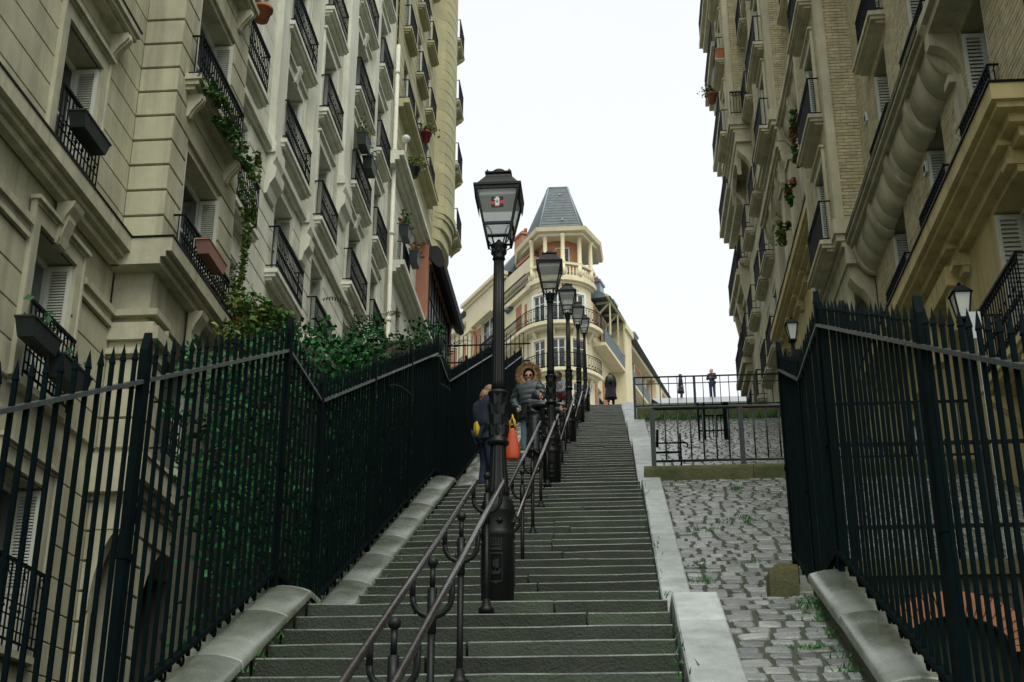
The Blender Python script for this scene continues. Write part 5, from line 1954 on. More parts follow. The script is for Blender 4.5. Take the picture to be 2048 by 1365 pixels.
hb_labels = ['nearest double handrail on forked posts rising in front of the first lamp', 'double handrail on forked posts between first and second lamp', 'double handrail between second and third lamp',
             'double handrail between third and fourth lamp', 'double handrail between fourth and fifth lamp', 'short double handrail at the top of the stairs']
for fl in range(6):
    ya = EY[fl] + L0 + 0.15 if fl else 3.0
    yb = EY[fl + 1] - 0.08
    hr = thing('handrail', hb_labels[fl], 'handrail', (LX, ya, prof(ya)), 'handrails along the middle of the stairs')
    HS = 0.098
    H = 0.90
    for s in (-1, 1):
        mb = MB()
        pts = [(LX + s * HS, y, prof(y) + H) for y in (ya, (ya + yb) / 2, yb)]
        mb.tube(pts, 0.0185, 10)
        mb.ball((LX + s * HS, yb, prof(yb) + H), 0.022, 10, 6)
        mb.ball((LX + s * HS, ya, prof(ya) + H), 0.022, 10, 6)
        mb.build('rail', M['rail'], hr)
    n = 4 if fl < 4 else 3
    for k in range(n + 1):
        y = ya + 0.35 + (yb - ya - 0.5) * k / n if fl else (4.55, 5.5, 6.6, 7.8, 9.35)[k]
        z = prof(y) + H
        zf_ = prof(y) - 0.12
        mb = MB()
        mb.tube([(LX, y, zf_), (LX, y, z - 0.26)], 0.019, 8)
        mb.tube([(LX, y, z - 0.28), (LX, y, z - 0.06)], 0.024, 8)
        mb.tube([(LX, y, z - 0.06), (LX, y, z + 0.05)], 0.014, 8)
        mb.ball((LX, y, z + 0.07), 0.028, 10, 6)
        mb.lathe([(0.055, 0.0), (0.055, 0.035), (0.035, 0.05), (0.025, 0.10)], (LX, y, zf_ + 0.10), 10)
        mb.tube([(LX + HS * sin(a), y, z - 0.10 - 0.10 * cos(a)) for a in [-pi / 2 + pi * q_ / 10 for q_ in range(11)]] + [(LX + HS, y, z)], 0.015, 8)
        mb.tube([(LX - HS, y, z - 0.10), (LX - HS, y, z)], 0.015, 8)
        mb.build('forked_post', M['lampiron'], hr)

# ------------------------------------------------------------------ right yard: retaining wall, brick arch, lamp
rw = thing('retaining_wall', 'mossy retaining wall with a brick arch seen through the right fence', 'wall', (3.2, 12.3, 2))
mb = MB()
zt = 2.72
for (x0, x1, z0, z1) in ((1.72, 2.36, -3.4, zt - .14), (3.50, 5.08, -3.4, zt - .14), (2.36, 3.50, 2.42, zt - .14)):
    mb.box(x0, x1, 12.3, 12.7, z0, z1)
cx, cz, rx, rz = 2.95, 1.90, 0.50, 0.33
for s in (-1, 1):
    poly = [(cx, 2.42), (cx + s * 0.57, 2.42), (cx + s * 0.57, cz)] + [(cx + s * rx * cos(q_), cz + rz * sin(q_)) for q_ in [pi / 2 * k / 8 for k in range(9)]]
    mb.prism(poly, lambda p, w_: (p[0], w_, p[1]), 12.32, 12.68)
mb.box(2.36, 3.50, 13.3, 13.4, -3.4, 2.6)
mb.build('wall_body', M['darkwall'], rw)
for k in range(3):
    mb = MB()
    mb.box(1.72 + 1.12 * k + .004, 1.72 + 1.12 * (k + 1) - .004, 12.22, 12.74, zt - .14, zt)
    mb.build('coping_stone', M['kerbmoss'], rw)
for k in range(21):
    a0, a1 = pi * (k + 0.06) / 21, pi * (k + 0.94) / 21
    mb = MB()
    mb.prism([(cx + (rx + r) * cos(a), cz + (rz + r) * sin(a)) for r, a in ((-.01, a0), (.21, a0), (.21, a1), (-.01, a1))], lambda p, w_: (p[0], w_, p[1]), 12.25 + random.uniform(-.006, .006), 12.31)
    mb.build('brick', M['redbrick'], rw)
yr = thing('yard_railing', 'black yard railing on the retaining wall behind the right fence', 'railing', (3.3, 12.45, 2.7))
mb = MB()
for h in (0.36, 1.16):
    mb.beam((1.8, 12.45, zt + h), (5.0, 12.45, zt + h), 0.03, 0.035)
mb.build('rail', M['iron'], yr)
bb = MB()
bb.tube([(0, 0, 0), (0, 0, 1.2)], 0.009, 6)
bm = bb.mesh('bar', M['iron'])
x = 1.95
while x < 5.0:
    place('bar', bm, yr, Matrix.Translation((x, 12.45, zt)))
    x += 0.13
for (x, y, zb, zl, nm, lab, k) in ((3.47, 12.55, 2.70, 5.18, 'courtyard_lamp', 'black post lamp with white panes rising behind the right fence', 1.0), (2.86, 20.0, prof(20) - 0.1, 7.98, 'courtyard_lamp', 'small black lantern on a thin post behind the fence end', 1.0)):
    t_ = thing(nm, lab, 'lamp', (x, y, zb), 'lamps on the right terrace')
    mb = MB()
    mb.lathe([(0.05, zb), (0.05, zb + .1), (0.034, zb + .14), (0.03, zl)], (x, y, 0), 10)
    mb.build('post', M['iron'], t_)
    mb = MB()
    for sx, sy in ((1, 1), (1, -1), (-1, -1), (-1, 1)):
        mb.beam((x + sx * .045, y + sy * .045, zl), (x + sx * .085, y + sy * .085, zl + .26), 0.016, 0.016)
    mb.box(x - .06, x + .06, y - .06, y + .06, zl - .02, zl + .005)
    mb.hexa([(x - .105, y - .105, zl + .26), (x + .105, y - .105, zl + .26), (x + .105, y + .105, zl + .26), (x - .105, y + .105, zl + .26), (x - .03, y - .03, zl + .35), (x + .03, y - .03, zl + .35), (x + .03, y + .03, zl + .35), (x - .03, y + .03, zl + .35)])
    mb.ball((x, y, zl + .375), .022, 8, 5)
    mb.build('lantern_frame', M['iron'], t_)
    mb = MB()
    mb.hexa([(x - .042, y - .042, zl + .006), (x + .042, y - .042, zl + .006), (x + .042, y + .042, zl + .006), (x - .042, y + .042, zl + .006), (x - .08, y - .08, zl + .255), (x + .08, y - .08, zl + .255), (x + .08, y + .08, zl + .255), (x - .08, y + .08, zl + .255)])
    mb.build('glass_pane', M['white'], t_)
sg = MB()
sg.box(3.49, 3.60, 12.42, 12.435, 4.92, 5.20)
sg.box(3.538, 3.552, 12.436, 12.45, 2.72, 5.2)
tag(sg.build('notice_panel', M['whitepanel']), 'small white panel on a thin post beside the black post lamp', 'panel')


# ------------------------------------------------------------------ plants
def leaf(mb, p, s, rnd, mi=0, droop=0.0, elong=1.6):
    d = Vector((rnd.gauss(0, 1), rnd.gauss(0, 1), rnd.gauss(0, 0.6) - droop)).normalized()
    n = Vector((rnd.gauss(0, 1), rnd.gauss(0, 1), rnd.gauss(0.8, 0.7)))
    x = d.cross(n)
    if x.length < 0.05:
        return
    x.normalize()
    n = x.cross(d)
    p = Vector(p)
    L_, w_ = s * elong / 2, s / 2
    mb.add([p - d * L_, p + x * w_ + n * s * .12, p + d * L_, p - x * w_ + n * s * .12], [(0, 1, 2), (0, 2, 3)], mi)


def bush(name, label, cat, blobs, n, s, m, stems, seed, m2=None, group=None, elong=1.6, droop=0.1):
    """foliage scattered through several uneven clumps; blobs: (centre, radii)"""
    rn_ = random.Random(seed)
    c0 = blobs[0][0]
    t_ = thing(name, label, cat, (stems[0] if stems else c0), group)
    mb = MB()
    tot = sum(b[1][0] * b[1][1] * b[1][2] for b in blobs)
    for (c, r) in blobs:
        k = int(n * r[0] * r[1] * r[2] / tot)
        subs = [(rn_.uniform(-.8, .8), rn_.uniform(-.8, .8), rn_.uniform(-.8, .8), rn_.uniform(0.2, 0.5)) for _ in range(9)]
        for _ in range(k):
            q_ = rn_.choice(subs)
            p = [c[i] + r[i] * (q_[i] + rn_.gauss(0, 0.5) * q_[3]) for i in range(3)]
            leaf(mb, p, s * rn_.uniform(0.6, 1.35), rn_, 1 if (m2 and rn_.random() < 0.25) else 0, droop, elong)
    mb.build('foliage', [m, m2] if m2 else m, t_)
    if stems:
        mb = MB()
        for (c, r) in blobs:
            mb.tube([stems[0], ((stems[0][0] + c[0]) / 2 + .08, (stems[0][1] + c[1]) / 2, (stems[0][2] + c[2]) / 2), c], [0.035, 0.022, 0.008], 6)
        mb.build('stem', M['bark'], t_)
    return t_


def fern(name, label, c, n, L_, seed, base, m):
    """plant of arching fronds with narrow leaflets"""
    rn_ = random.Random(seed)
    t_ = thing(name, label, 'shrub', base)
    mb = MB()
    for k in range(n):
        a = rn_.uniform(0, 2 * pi)
        l = L_ * rn_.uniform(0.6, 1.15)
        up = rn_.uniform(0.35, 1.0)
        st_ = Vector((c[0] + rn_.gauss(0, .28), c[1] + rn_.gauss(0, .45), c[2] + rn_.gauss(0, .3)))
        d = Vector((cos(a), sin(a), 0))
        prev = st_
        spine = [st_]
        for j in range(1, 15):
            t0 = j / 14
            p = st_ + d * l * t0 * 0.8 + Vector((0, 0, l * (up * t0 - 0.75 * t0 * t0)))
            spine.append(p)
            side = (p - prev).cross(Vector((0, 0, 1))).normalized()
            wv = 0.17 * (1 - t0 * 0.85) * l
            ax = (p - prev).normalized()
            for s in (-1, 1):
                tip = p + side * s * wv + ax * wv * 0.7 - Vector((0, 0, wv * .25))
                mid = p * .55 + tip * .45
                mb.add([p, mid + ax * wv * .16, tip, mid - ax * wv * .16], [(0, 1, 2, 3)])
            prev = p
        mb.tube(spine, 0.004, 4)
    mb.build('foliage', m, t_)
    mb = MB()
    mb.tube([base, ((base[0] + c[0]) / 2, (base[1] + c[1]) / 2 + .1, (base[2] + c[2]) / 2), c], [0.06, 0.045, 0.02], 7)
    mb.build('stem', M['bark'], t_)


def ivy_sheet(name, label, fn, n, s, m, seed):
    rn_ = random.Random(seed)
    mb = MB()
    hol = [(rn_.random(), rn_.random(), rn_.uniform(.03, .10)) for _ in range(26)]
    for _ in range(n):
        u, v = rn_.random(), rn_.random()
        if any((u - a) ** 2 + ((v - b) * 0.6) ** 2 < r * r for a, b, r in hol) and rn_.random() < 0.8:
            continue
        leaf(mb, fn(u, v, rn_), s * rn_.uniform(0.6, 1.3), rn_, 0, 0.6, 1.2)
    o = mb.build(name, m)
    tag(o, label, 'ivy')
    return stuff(o)


def ivy_pt(u, v, rn_):
    y = 8.9 + 11.6 * u
    lo, hi = prof(y) - 3.0, max(prof(y), 1.89 + 0.42 * (y - 9.0)) + 1.85 - 0.15 * sin(u * 19)
    return (-2.78 - 0.42 * rn_.random() ** 1.5 - 0.10 * sin(v * 7 + u * 11), y + rn_.uniform(-.2, .2), lo + (hi - lo) * v)


ivy_sheet('ivy', 'dense dark ivy hanging behind the left fence pickets', ivy_pt, 32000, 0.052, M['ivy'], 4)
hb = MB()
for k in range(24):
    y0_, y1_ = 10.1 + 0.43 * k, 10.1 + 0.43 * (k + 1)
    hb.box(-3.45 - .1 * (k % 3), -3.22, y0_, y1_ + .01 * (k % 2), -4.2, max(prof(y0_), 1.89 + .42 * (y0_ - 9.0)) + 1.55 + .12 * sin(k * 1.7))
tag(hb.build('garden_wall', M['darkwall']), 'dark uneven garden wall overgrown by ivy behind the left fence', 'wall')

bush('climbing_shrub', 'yellow green bushy climber above the left fence beside the bay', 'shrub', [((-3.5, 12.3, 5.15), (.28, .45, .32)), ((-3.55, 12.9, 5.2), (.25, .4, .28))], 3800, 0.042, M['leafy'], [(-3.5, 12.0, 1.5)], 5, M['leaf'])
fern('fern_shrub', 'feathery dark shrub above the peak of the left fence', (-3.4, 13.6, 5.1), 70, 0.6, 6, (-3.5, 13.6, 2.0), M['leafd'])
bush('leafy_shrub', 'large dark green shrub above the dip of the left fence', 'shrub', [((-3.3, 15.2, 5.35), (.45, .9, .6)), ((-3.4, 16.6, 5.85), (.42, .8, .55)), ((-3.3, 14.4, 4.9), (.35, .6, .45)), ((-3.2, 17.6, 6.1), (.35, .7, .5))], 13000, 0.048, M['leaf'], [(-3.4, 15.4, 2.5)], 7, M['leafd'], elong=2.0)
fern('fern_shrub', 'tall feathery shrub rising to the drain pipe behind the left fence', (-3.5, 17.8, 6.7), 90, 0.7, 8, (-3.5, 17.8, 3.5), M['leafd'])
fern('fern_shrub', 'feathery shrub farther along behind the left fence below the veranda', (-3.3, 20.6, 7.65), 70, 0.65, 9, (-3.4, 20.6, 4.5), M['leafd'])
bush('hanging_vine', 'thin vine hanging down beside the bay of the near left building', 'vine', [((-5.82, 19.15, 10.0), (.12, .16, .75)), ((-5.85, 19.2, 9.1), (.12, .18, .6)), ((-5.8, 19.1, 11.0), (.14, .2, .35))], 1300, 0.045, M['leafy'], None, 10, M['leaf'])
bush('balcony_vine', 'green trailing plant along the balcony slab of the bay', 'vine', [((-5.72, 16.6, 10.85), (.12, .42, .13)), ((-5.7, 17.4, 10.72), (.10, .5, .16)), ((-5.7, 18.2, 10.68), (.10, .4, .14))], 1700, 0.042, M['leaf'], None, 11, M['leafy'])
bush('balcony_shrub', 'reddish brown and green plant filling the lowest balcony beside the bay', 'shrub', [((-5.75, 19.6, 8.5), (.25, .5, .35)), ((-5.7, 19.0, 8.25), (.2, .3, .25))], 2200, 0.045, M['terra'], None, 12, M['leafy'])
bush('flowering_vine', 'green vine with red flowers on a right balcony below the cove', 'vine', [((4.55, 28.3, 16.75), (.14, .25, .5)), ((4.6, 28.5, 16.1), (.14, .25, .3))], 520, 0.085, M['leaf'], None, 13, M['flower'])
bush('balcony_plant', 'light green plant at the corner of the ochre cornice', 'plant', [((4.45, 31.1, 15.3), (.16, .3, .3))], 220, 0.09, M['leafy'], None, 14)
bush('balcony_plant', 'small flowering plant on the right balcony under the arches', 'plant', [((4.5, 30.2, 16.0), (.15, .3, .3))], 180, 0.09, M['leaf'], None, 15, M['flower'])
rnq = random.Random(9)


def yard_ivy(u, v, rn_):
    return (3.55 + 1.5 * u, 12.24 - 0.06 * rn_.random(), 0.6 + 2.05 * v * (0.5 + 0.5 * u))


ivy_sheet('ivy', 'ivy on the retaining wall at the right picture edge', yard_ivy, 900, 0.075, M['leaf'], 16)


def planter(name, label, cat, c, size, m, mleaf, n, seed, group=None, ls=0.07, flower=None, up=0.12):
    """trough with rim, hung or stood, and its plant"""
    t_ = thing(name, label, cat, (c[0], c[1], c[2] - size[2]), group)
    sx, sy, sz = size
    mb = MB()
    x, y, z = c
    k = 0.82
    mb.hexa([(x - sx * k, y - sy * k, z - sz), (x + sx * k, y - sy * k, z - sz), (x + sx * k, y + sy * k, z - sz), (x - sx * k, y + sy * k, z - sz), (x - sx, y - sy, z + sz * .8), (x + sx, y - sy, z + sz * .8), (x + sx, y + sy, z + sz * .8), (x - sx, y + sy, z + sz * .8)])
    mb.box(x - sx * 1.08, x + sx * 1.08, y - sy * 1.04, y + sy * 1.04, z + sz * .8, z + sz)
    mb.build('trough', m, t_)
    if n:
        mb = MB()
        rn_ = random.Random(seed)
        for _ in range(n):
            p = (x + rn_.gauss(0, sx * .6), y + rn_.gauss(0, sy * .55), z + sz + abs(rn_.gauss(0, up)))
            leaf(mb, p, ls * rn_.uniform(.6, 1.2), rn_, 1 if flower and rn_.random() < 0.3 else 0)
        mb.build('foliage', [mleaf, flower] if flower else mleaf, t_)


def pot(name, label, c, r, h, m, mleaf, n, seed, flower=None):
    t_ = thing(name, label, 'flower pot', c)
    mb = MB()
    mb.lathe([(r * .65, 0), (r * .92, h * .78), (r * 1.08, h * .78), (r * 1.1, h), (r * .85, h)], c, 16)
    mb.build('pot', m, t_)
    if n:
        mb = MB()
        rn_ = random.Random(seed)
        for _ in range(n):
            leaf(mb, (c[0] + rn_.gauss(0, r), c[1] + rn_.gauss(0, r), c[2] + h + abs(rn_.gauss(0, .14))), 0.08 * rn_.uniform(.6, 1.2), rn_, 1 if flower and rn_.random() < .35 else 0)
        mb.build('foliage', [mleaf, flower] if flower else mleaf, t_)


planter('window_box', 'dark empty window box hung on the upper near left railing', 'window box', (-6.30, 13.95, 8.55), (.11, .42, .10), M['box'], M['leaf'], 0, 1)
planter('window_box', 'dark window box on the lower left railing, farther up one of the pair', 'window box', (-6.30, 13.35, 5.62), (.11, .38, .11), M['box'], M['leafd'], 30, 2)
planter('window_box', 'dark window box low on the left railing, nearer the pointed pickets', 'window box', (-6.28, 14.2, 5.48), (.12, .42, .13), M['box'], M['leafd'], 30, 3)
planter('window_box', 'pinkish window box hung on the bay railing above the ledge', 'window box', (-5.72, 17.25, 8.42), (.10, .45, .10), M['pinkterra'], M['leaf'], 0, 4)
planter('window_box', 'upper black planter with a sprig on a pale building balcony', 'planter', (-6.12, 29.6, 17.55), (.13, .32, .17), M['box'], M['leafy'], 60, 5, ls=.08, up=.2)
planter('window_box', 'lower black planter on the same pale building balcony', 'planter', (-6.12, 30.5, 17.35), (.13, .35, .17), M['box'], M['leaf'], 60, 6, ls=.08, up=.2)
pot('flower_pot', 'terracotta pot standing on the highest bay balcony', (-5.8, 19.0, 13.75), 0.17, 0.26, M['terra'], M['leaf'], 0, 7)
pot('flower_pot', 'red pot with bright leaves by the curved bow', (-5.98, 39.2, 23.2), 0.18, 0.36, M['darkred'], M['leafy'], 120, 8)
pot('flower_pot', 'pot with yellow green plant on the long upper cornice', (-6.05, 37.2, 20.75), 0.2, 0.35, M['box'], M['leafy'], 160, 9)
planter('window_box', 'dark planter with pink flowers, nearer of two above the long cornice', 'planter', (-6.02, 35.9, 18.1), (.14, .32, .2), M['box'], M['leaf'], 90, 10, ls=.09, flower=M['flower'], up=.2)
planter('window_box', 'dark planter with pink flowers, farther of two above the long cornice', 'planter', (-6.02, 37.8, 18.15), (.14, .32, .2), M['box'], M['leafy'], 90, 11, ls=.09, flower=M['flower'], up=.2)
pot('flower_pot', 'terracotta pot at the top of a right brick building railing', (4.92, 21.6, 15.9), 0.15, 0.25, M['terra'], M['leaf'], 0, 12)
planter('window_box', 'terracotta trough high on the far right brick bay', 'planter', (4.16, 41.2, 27.35), (.14, .32, .18), M['terra'], M['leaf'], 10, 13)
pot('flower_pot', 'terracotta pot with round plant at the edge of the far right building', (4.18, 45.2, 27.95), 0.2, 0.4, M['terra'], M['leafd'], 160, 14)
gl_ = MB()
gl_.ball((-6.05, 35.6, 21.2), 0.13, 14, 9)
gl_.lathe([(0.02, 20.6), (0.02, 21.1)], (-6.05, 35.6, 0), 8)
tag(gl_.build('globe_lamp', M['white']), 'white globe light on the long upper cornice at left', 'globe light')

# grass along the joints
gr = MB()
rn_ = random.Random(21)


def tuft(x, y, z, n, s):
    for _ in range(n):
        a = rn_.uniform(0, 2 * pi)
        h = s * rn_.uniform(.5, 1.2)
        px, py = x + rn_.gauss(0, .045), y + rn_.gauss(0, .06)
        dx, dy = cos(a) * h * .6, sin(a) * h * .6
        gr.add([(px - .006, py, z), (px + .006, py, z), (px + dx, py + dy, z + h)], [(0, 1, 2)])


for _ in range(80):
    y = rn_.uniform(4.2, 11.9)
    tuft(1.33 + rn_.gauss(0, .02), y, prof(y) - .012, 20, .04)
for (x, y) in ((0.72, 12.3), (0.70, 12.9), (0.95, 14.6), (1.18, 13.0), (1.4, 15.0), (1.5, 15.1), (1.27, 10.3), (1.30, 10.2), (1.34, 9.4), (1.1, 7.4), (1.05, 6.2), (1.2, 6.6), (2.1, 16.6), (1.62, 17.2), (1.1, 8.4), (0.95, 5.6)):
    for k in range(4):
        tuft(x + rn_.gauss(0, .07), y + rn_.gauss(0, .09), prof(y) - .012, 22, .04)
for _ in range(50):
    y = rn_.uniform(5, 17.5)
    tuft(XL + .03, y, prof(y) + .02, 6, .05)
    tuft(XRr - .01, y, prof(y) + .03, 4, .05)
for _ in range(160):
    x = rn_.uniform(0.7, 5)
    tuft(x, EY[4] + rn_.uniform(-.3, .02), prof(EY[4]) - .02, 10, .16)
o = stuff(gr.build('grass', M['leaf']))
tag(o, 'small grass tufts growing along joints of ramp and steps', 'grass')
o = None


# ------------------------------------------------------------------ people
DG = None


def skin(verts, edges, sub=2):
    me = bpy.data.meshes.new('tmp')
    me.from_pydata([v[0] for v in verts], edges, [])
    ob = bpy.data.objects.new('tmp', me)
    COL.objects.link(ob)
    ob.modifiers.new('Skin', 'SKIN')
    lay = me.skin_vertices[0].data
    for i, v in enumerate(verts):
        r = v[1]
        lay[i].radius = r if isinstance(r, tuple) else (r, r)
        lay[i].use_root = (i == 0)
    s = ob.modifiers.new('Sub', 'SUBSURF')
    s.levels = s.render_levels = sub
    dg = bpy.context.evaluated_depsgraph_get()
    ev = ob.evaluated_get(dg)
    m2 = ev.to_mesh()
    vs = [tuple(v.co) for v in m2.vertices]
    fs = [tuple(p.vertices) for p in m2.polygons]
    ev.to_mesh_clear()
    bpy.data.objects.remove(ob)
    bpy.data.meshes.remove(me)
    return vs, fs


def person(label, loc, face, h, P, cloth, hair, group=None):
    """P: joint overrides (metres for a 1.70 m figure; x right, y forward, z up)"""
    k = h / 1.7
    J = dict(pel=(0, 0, .93), sp=(0, .0, 1.10), ch=(0, .01, 1.28), nk=(0, .01, 1.44), hd=(0, .03, 1.54), ht=(0, .03, 1.62),
             sL=(-.17, 0, 1.38), eL=(-.21, -.03, 1.11), wL=(-.21, .06, .87), sR=(.17, 0, 1.38), eR=(.21, -.03, 1.11), wR=(.21, .06, .87),
             hL=(-.09, 0, .88), kL=(-.10, .03, .49), aL=(-.10, 0, .09), tL=(-.115, .14, .035), hR=(.09, 0, .88), kR=(.10, .03, .49), aR=(.10, 0, .09), tR=(.115, .14, .035))
    J.update(P)
    R = dict(pel=.13, sp=.115, ch=.125, nk=.055, hd=.088, ht=.075, sL=.065, eL=.042, wL=.028, sR=.065, eR=.042, wR=.028, hL=.088, kL=.056, aL=.038, tL=.03, hR=.088, kR=.056, aR=.038, tR=.03)
    E = [('pel', 'sp'), ('sp', 'ch'), ('ch', 'nk'), ('nk', 'hd'), ('hd', 'ht'), ('ch', 'sL'), ('sL', 'eL'), ('eL', 'wL'), ('ch', 'sR'), ('sR', 'eR'), ('eR', 'wR'),
         ('pel', 'hL'), ('hL', 'kL'), ('kL', 'aL'), ('aL', 'tL'), ('pel', 'hR'), ('hR', 'kR'), ('kR', 'aR'), ('aR', 'tR')]
    t_ = thing('person', label, 'person', loc, group, face)
    W = WORLD[t_.name] @ Matrix.Scale(k, 4)

    def sub(names, grow, lv=2):
        idx = {n: i for i, n in enumerate(names)}
        vs = [(J[n], tuple(x for x in ((R[n] + grow.get(n, grow.get('*', 0))),) * 2)) for n in names]
        return skin(vs, [(idx[a], idx[b]) for a, b in E if a in idx and b in idx], lv)
    mb = MB()
    vs, fs = sub(['pel', 'sp', 'ch', 'nk', 'hd', 'ht', 'sL', 'eL', 'wL', 'sR', 'eR', 'wR', 'hL', 'kL', 'aL', 'tL', 'hR', 'kR', 'aR', 'tR'], {})
    mb.add(vs, fs, 0, True)
    H = Vector(J['hd'])
    fd = Vector((P.get('gaze', (0, 1, 0)))).normalized()
    rt = fd.cross(Vector((0, 0, 1))).normalized()
    up = rt.cross(fd)

    def hp(x, y, z):
        return H + rt * x + fd * y + up * z
    mb.ball(hp(0, .012, .03), .098, 12, 9, 0, (.86, .98, 1.15))
    mb.ball(hp(0, .105, .005), .017, 8, 6, 0, (1, 1, 1.4))
    mb.ball(hp(0, .075, -.065), .035, 8, 6)
    for s in (-1, 1):
        mb.ball(hp(s * .083, .0, .01), .022, 8, 6, 0, (.6, 1, 1.4))
        mb.ball(hp(s * .033, .094, .03), .012, 8, 6, 1)
    mb.ball(hp(0, .094, -.04), .018, 8, 4, 2, (1.3, .5, .35))
    # hands: palm, four fingers, thumb
    for s, wn, en in ((-1, 'wL', 'eL'), (1, 'wR', 'eR')):
        a, b = Vector(J[en]), Vector(J[wn])
        d = (b - a).normalized()
        side = d.cross(Vector((0, 1, 0.3)))
        side = side.normalized() if side.length > .1 else Vector((1, 0, 0))
        nn = side.cross(d)
        mb.tube([b - d * .01, b + d * .035, b + d * .08], [.026, .036, .030], 8)
        for q_ in range(4):
            o_ = b + d * .075 + side * (-.027 + .018 * q_)
            l_ = (.062, .074, .070, .055)[q_]
            mb.tube([o_, o_ + d * l_ * .5 + nn * .006, o_ + d * l_ * .85 + nn * .026], [.0105, .0095, .007], 6)
        o_ = b + d * .03 - side * .030
        mb.tube([o_, o_ - side * .022 + d * .03, o_ - side * .02 + d * .06 + nn * .012], [.013, .011, .008], 6)
    mb.build('body', [M[cloth.get('skin', 'skin')], M['black'], M['darkred']], t_, W)
    if cloth.get('trousers'):
        mb = MB()
        vs, fs = sub(['pel', 'hL', 'kL', 'aL', 'hR', 'kR', 'aR'], {'*': .016, 'aL': .03, 'aR': .03})
        mb.add(vs, fs, 0, True)
        mb.build('trousers', M[cloth['trousers']], t_, W)
    for s in ('L', 'R'):
        a, b = Vector(J['a' + s]), Vector(J['t' + s])
        mb = MB()
        vs, fs = skin([((a + Vector((0, -.03, -.03))), .05), (a * .5 + b * .5 + Vector((0, 0, -.01)), .05), (b + Vector((0, .03, .005)), .038)], [(0, 1), (1, 2)], 1)
        mb.add(vs, fs, 0, True)
        mb.build('shoe', M[cloth.get('shoes', 'shoe')], t_, W)
    if cloth.get('jacket'):
        mb = MB()
        J2 = dict(J)
        vs, fs = sub(['pel', 'sp', 'ch', 'nk', 'sL', 'eL', 'wL', 'sR', 'eR', 'wR'], {'*': .03, 'pel': .045, 'wL': .022, 'wR': .022, 'nk': .03, 'eL': .03, 'eR': .03, **cloth.get('grow', {})}, 3 if cloth.get('puff') else 2)
        if cloth.get('puff'):
            vs = [(x, y, z) if not (.7 < z < 1.40) else (x * (1 + .07 * abs(sin(z * 30))), y * (1 + .14 * abs(sin(z * 30))), z) for x, y, z in vs]
        mb.add(vs, fs, 0, True)
        mb.build('jacket', M[cloth['jacket']], t_, W)
    if cloth.get('coat'):     # long skirt of a coat hung from the waist, with folds or quilted rings
        zt_, zb_, rt_, rb_ = cloth['coat']
        mb = MB()
        c = Vector(J['sp'])
        pr = []
        n = 16
        for i in range(n + 1):
            q_ = i / n
            rr = rt_ + (rb_ - rt_) * q_
            if cloth.get('puff'):
                rr *= 1 + 0.07 * abs(sin(q_ * pi * 7))
            pr.append((rr, zt_ + (zb_ - zt_) * q_))
        mb.lathe(pr, (c.x, c.y, 0), 28, 0, 0.0 if cloth.get('puff') else 0.07, 0 if cloth.get('puff') else 7, True, 0.3, 1.0, .78)
        mb.build('coat', M[cloth.get('coatmat', cloth['jacket'])], t_, W)
    kind, hm_ = hair
    mb = MB()
    rn2 = random.Random(int(h * 1000))
    if kind in ('hair', 'long', 'bun'):
        mb.ball(hp(0, -.018, .055), .103, 14, 9, 0, (.92, 1.0, 1.05))
        if kind == 'long':
            mb.tube([hp(0, -.06, .03), hp(0, -.085, -.06), hp(0, -.08, -.15)], [.085, .088, .055], 12)
        if kind == 'bun':
            mb.ball(hp(0, -.10, .11), .045, 10, 7)
        mb.build('hair', M[hm_], t_, W)
    if kind == 'hood':
        # hood shell open at the face
        for i in range(7):
            th0 = pi * (0.32 + 0.68 * i / 7)
            th1 = pi * (0.32 + 0.68 * (i + 1) / 7)
            for j in range(16):
                a0, a1 = 2 * pi * j / 16, 2 * pi * (j + 1) / 16
                mb.add([hp(.135 * sin(t0) * cos(a), .01 + .135 * cos(t0), .03 + .145 * sin(t0) * sin(a)) for t0, a in ((th0, a0), (th0, a1), (th1, a1), (th1, a0))], [(0, 1, 2, 3)], 0, True)
        mb.build('hood', M[hm_], t_, W)
        if cloth.get('furhood'):
            mb = MB()
            for _ in range(2200):
                a = rn2.uniform(0, 2 * pi)
                r0 = .158 + rn2.gauss(0, .016)
                p = hp(r0 * cos(a), .055 + rn2.gauss(0, .022), .035 + r0 * 1.1 * sin(a))
                dr_ = (rt * cos(a) + up * sin(a) + fd * rn2.uniform(-.2, .9)).normalized()
                sd = dr_.cross(fd + Vector((.01, .02, .03))).normalized() * .008
                e_ = p + dr_ * rn2.uniform(.04, .10)
                mb.add([p - sd, p + sd, e_], [(0, 1, 2)])
            mb.tube([hp(.15 * cos(a), .05, .035 + .165 * sin(a)) for a in [2 * pi * q_ / 20 for q_ in range(20)]], .045, 8, closed=True)
            mb.build('fur_trim', M['fur'], t_, W)
    if cloth.get('furcollar'):
        mb = MB()
        N = Vector(J['nk'])
        for _ in range(500):
            a = rn2.uniform(0, 2 * pi)
            p = N + Vector((.11 * cos(a), -.02 + .10 * sin(a), rn2.gauss(0, .02)))
            dr_ = Vector((cos(a), sin(a), rn2.uniform(-.2, .8))).normalized()
            sd = dr_.cross(Vector((.1, .2, 1))).normalized() * .008
            mb.add([p - sd, p + sd, p + dr_ * rn2.uniform(.02, .06)], [(0, 1, 2)])
        mb.tube([N + Vector((.10 * cos(a), -.02 + .095 * sin(a), -.005)) for a in [2 * pi * q_ / 16 for q_ in range(16)]], .036, 8, closed=True)
        mb.build('fur_collar', M['fur'], t_, W)
    if cloth.get('glasses'):
        mb = MB()
        for s in (-1, 1):
            mb.ball(hp(s * .034, .098, .03), .025, 10, 7, 0, (1.2, .45, .8))
        mb.tube([hp(-.09, .0, .035), hp(-.07, .09, .035), hp(.07, .09, .035), hp(.09, .0, .035)], .006, 6)
        mb.build('sunglasses', M['black'], t_, W)
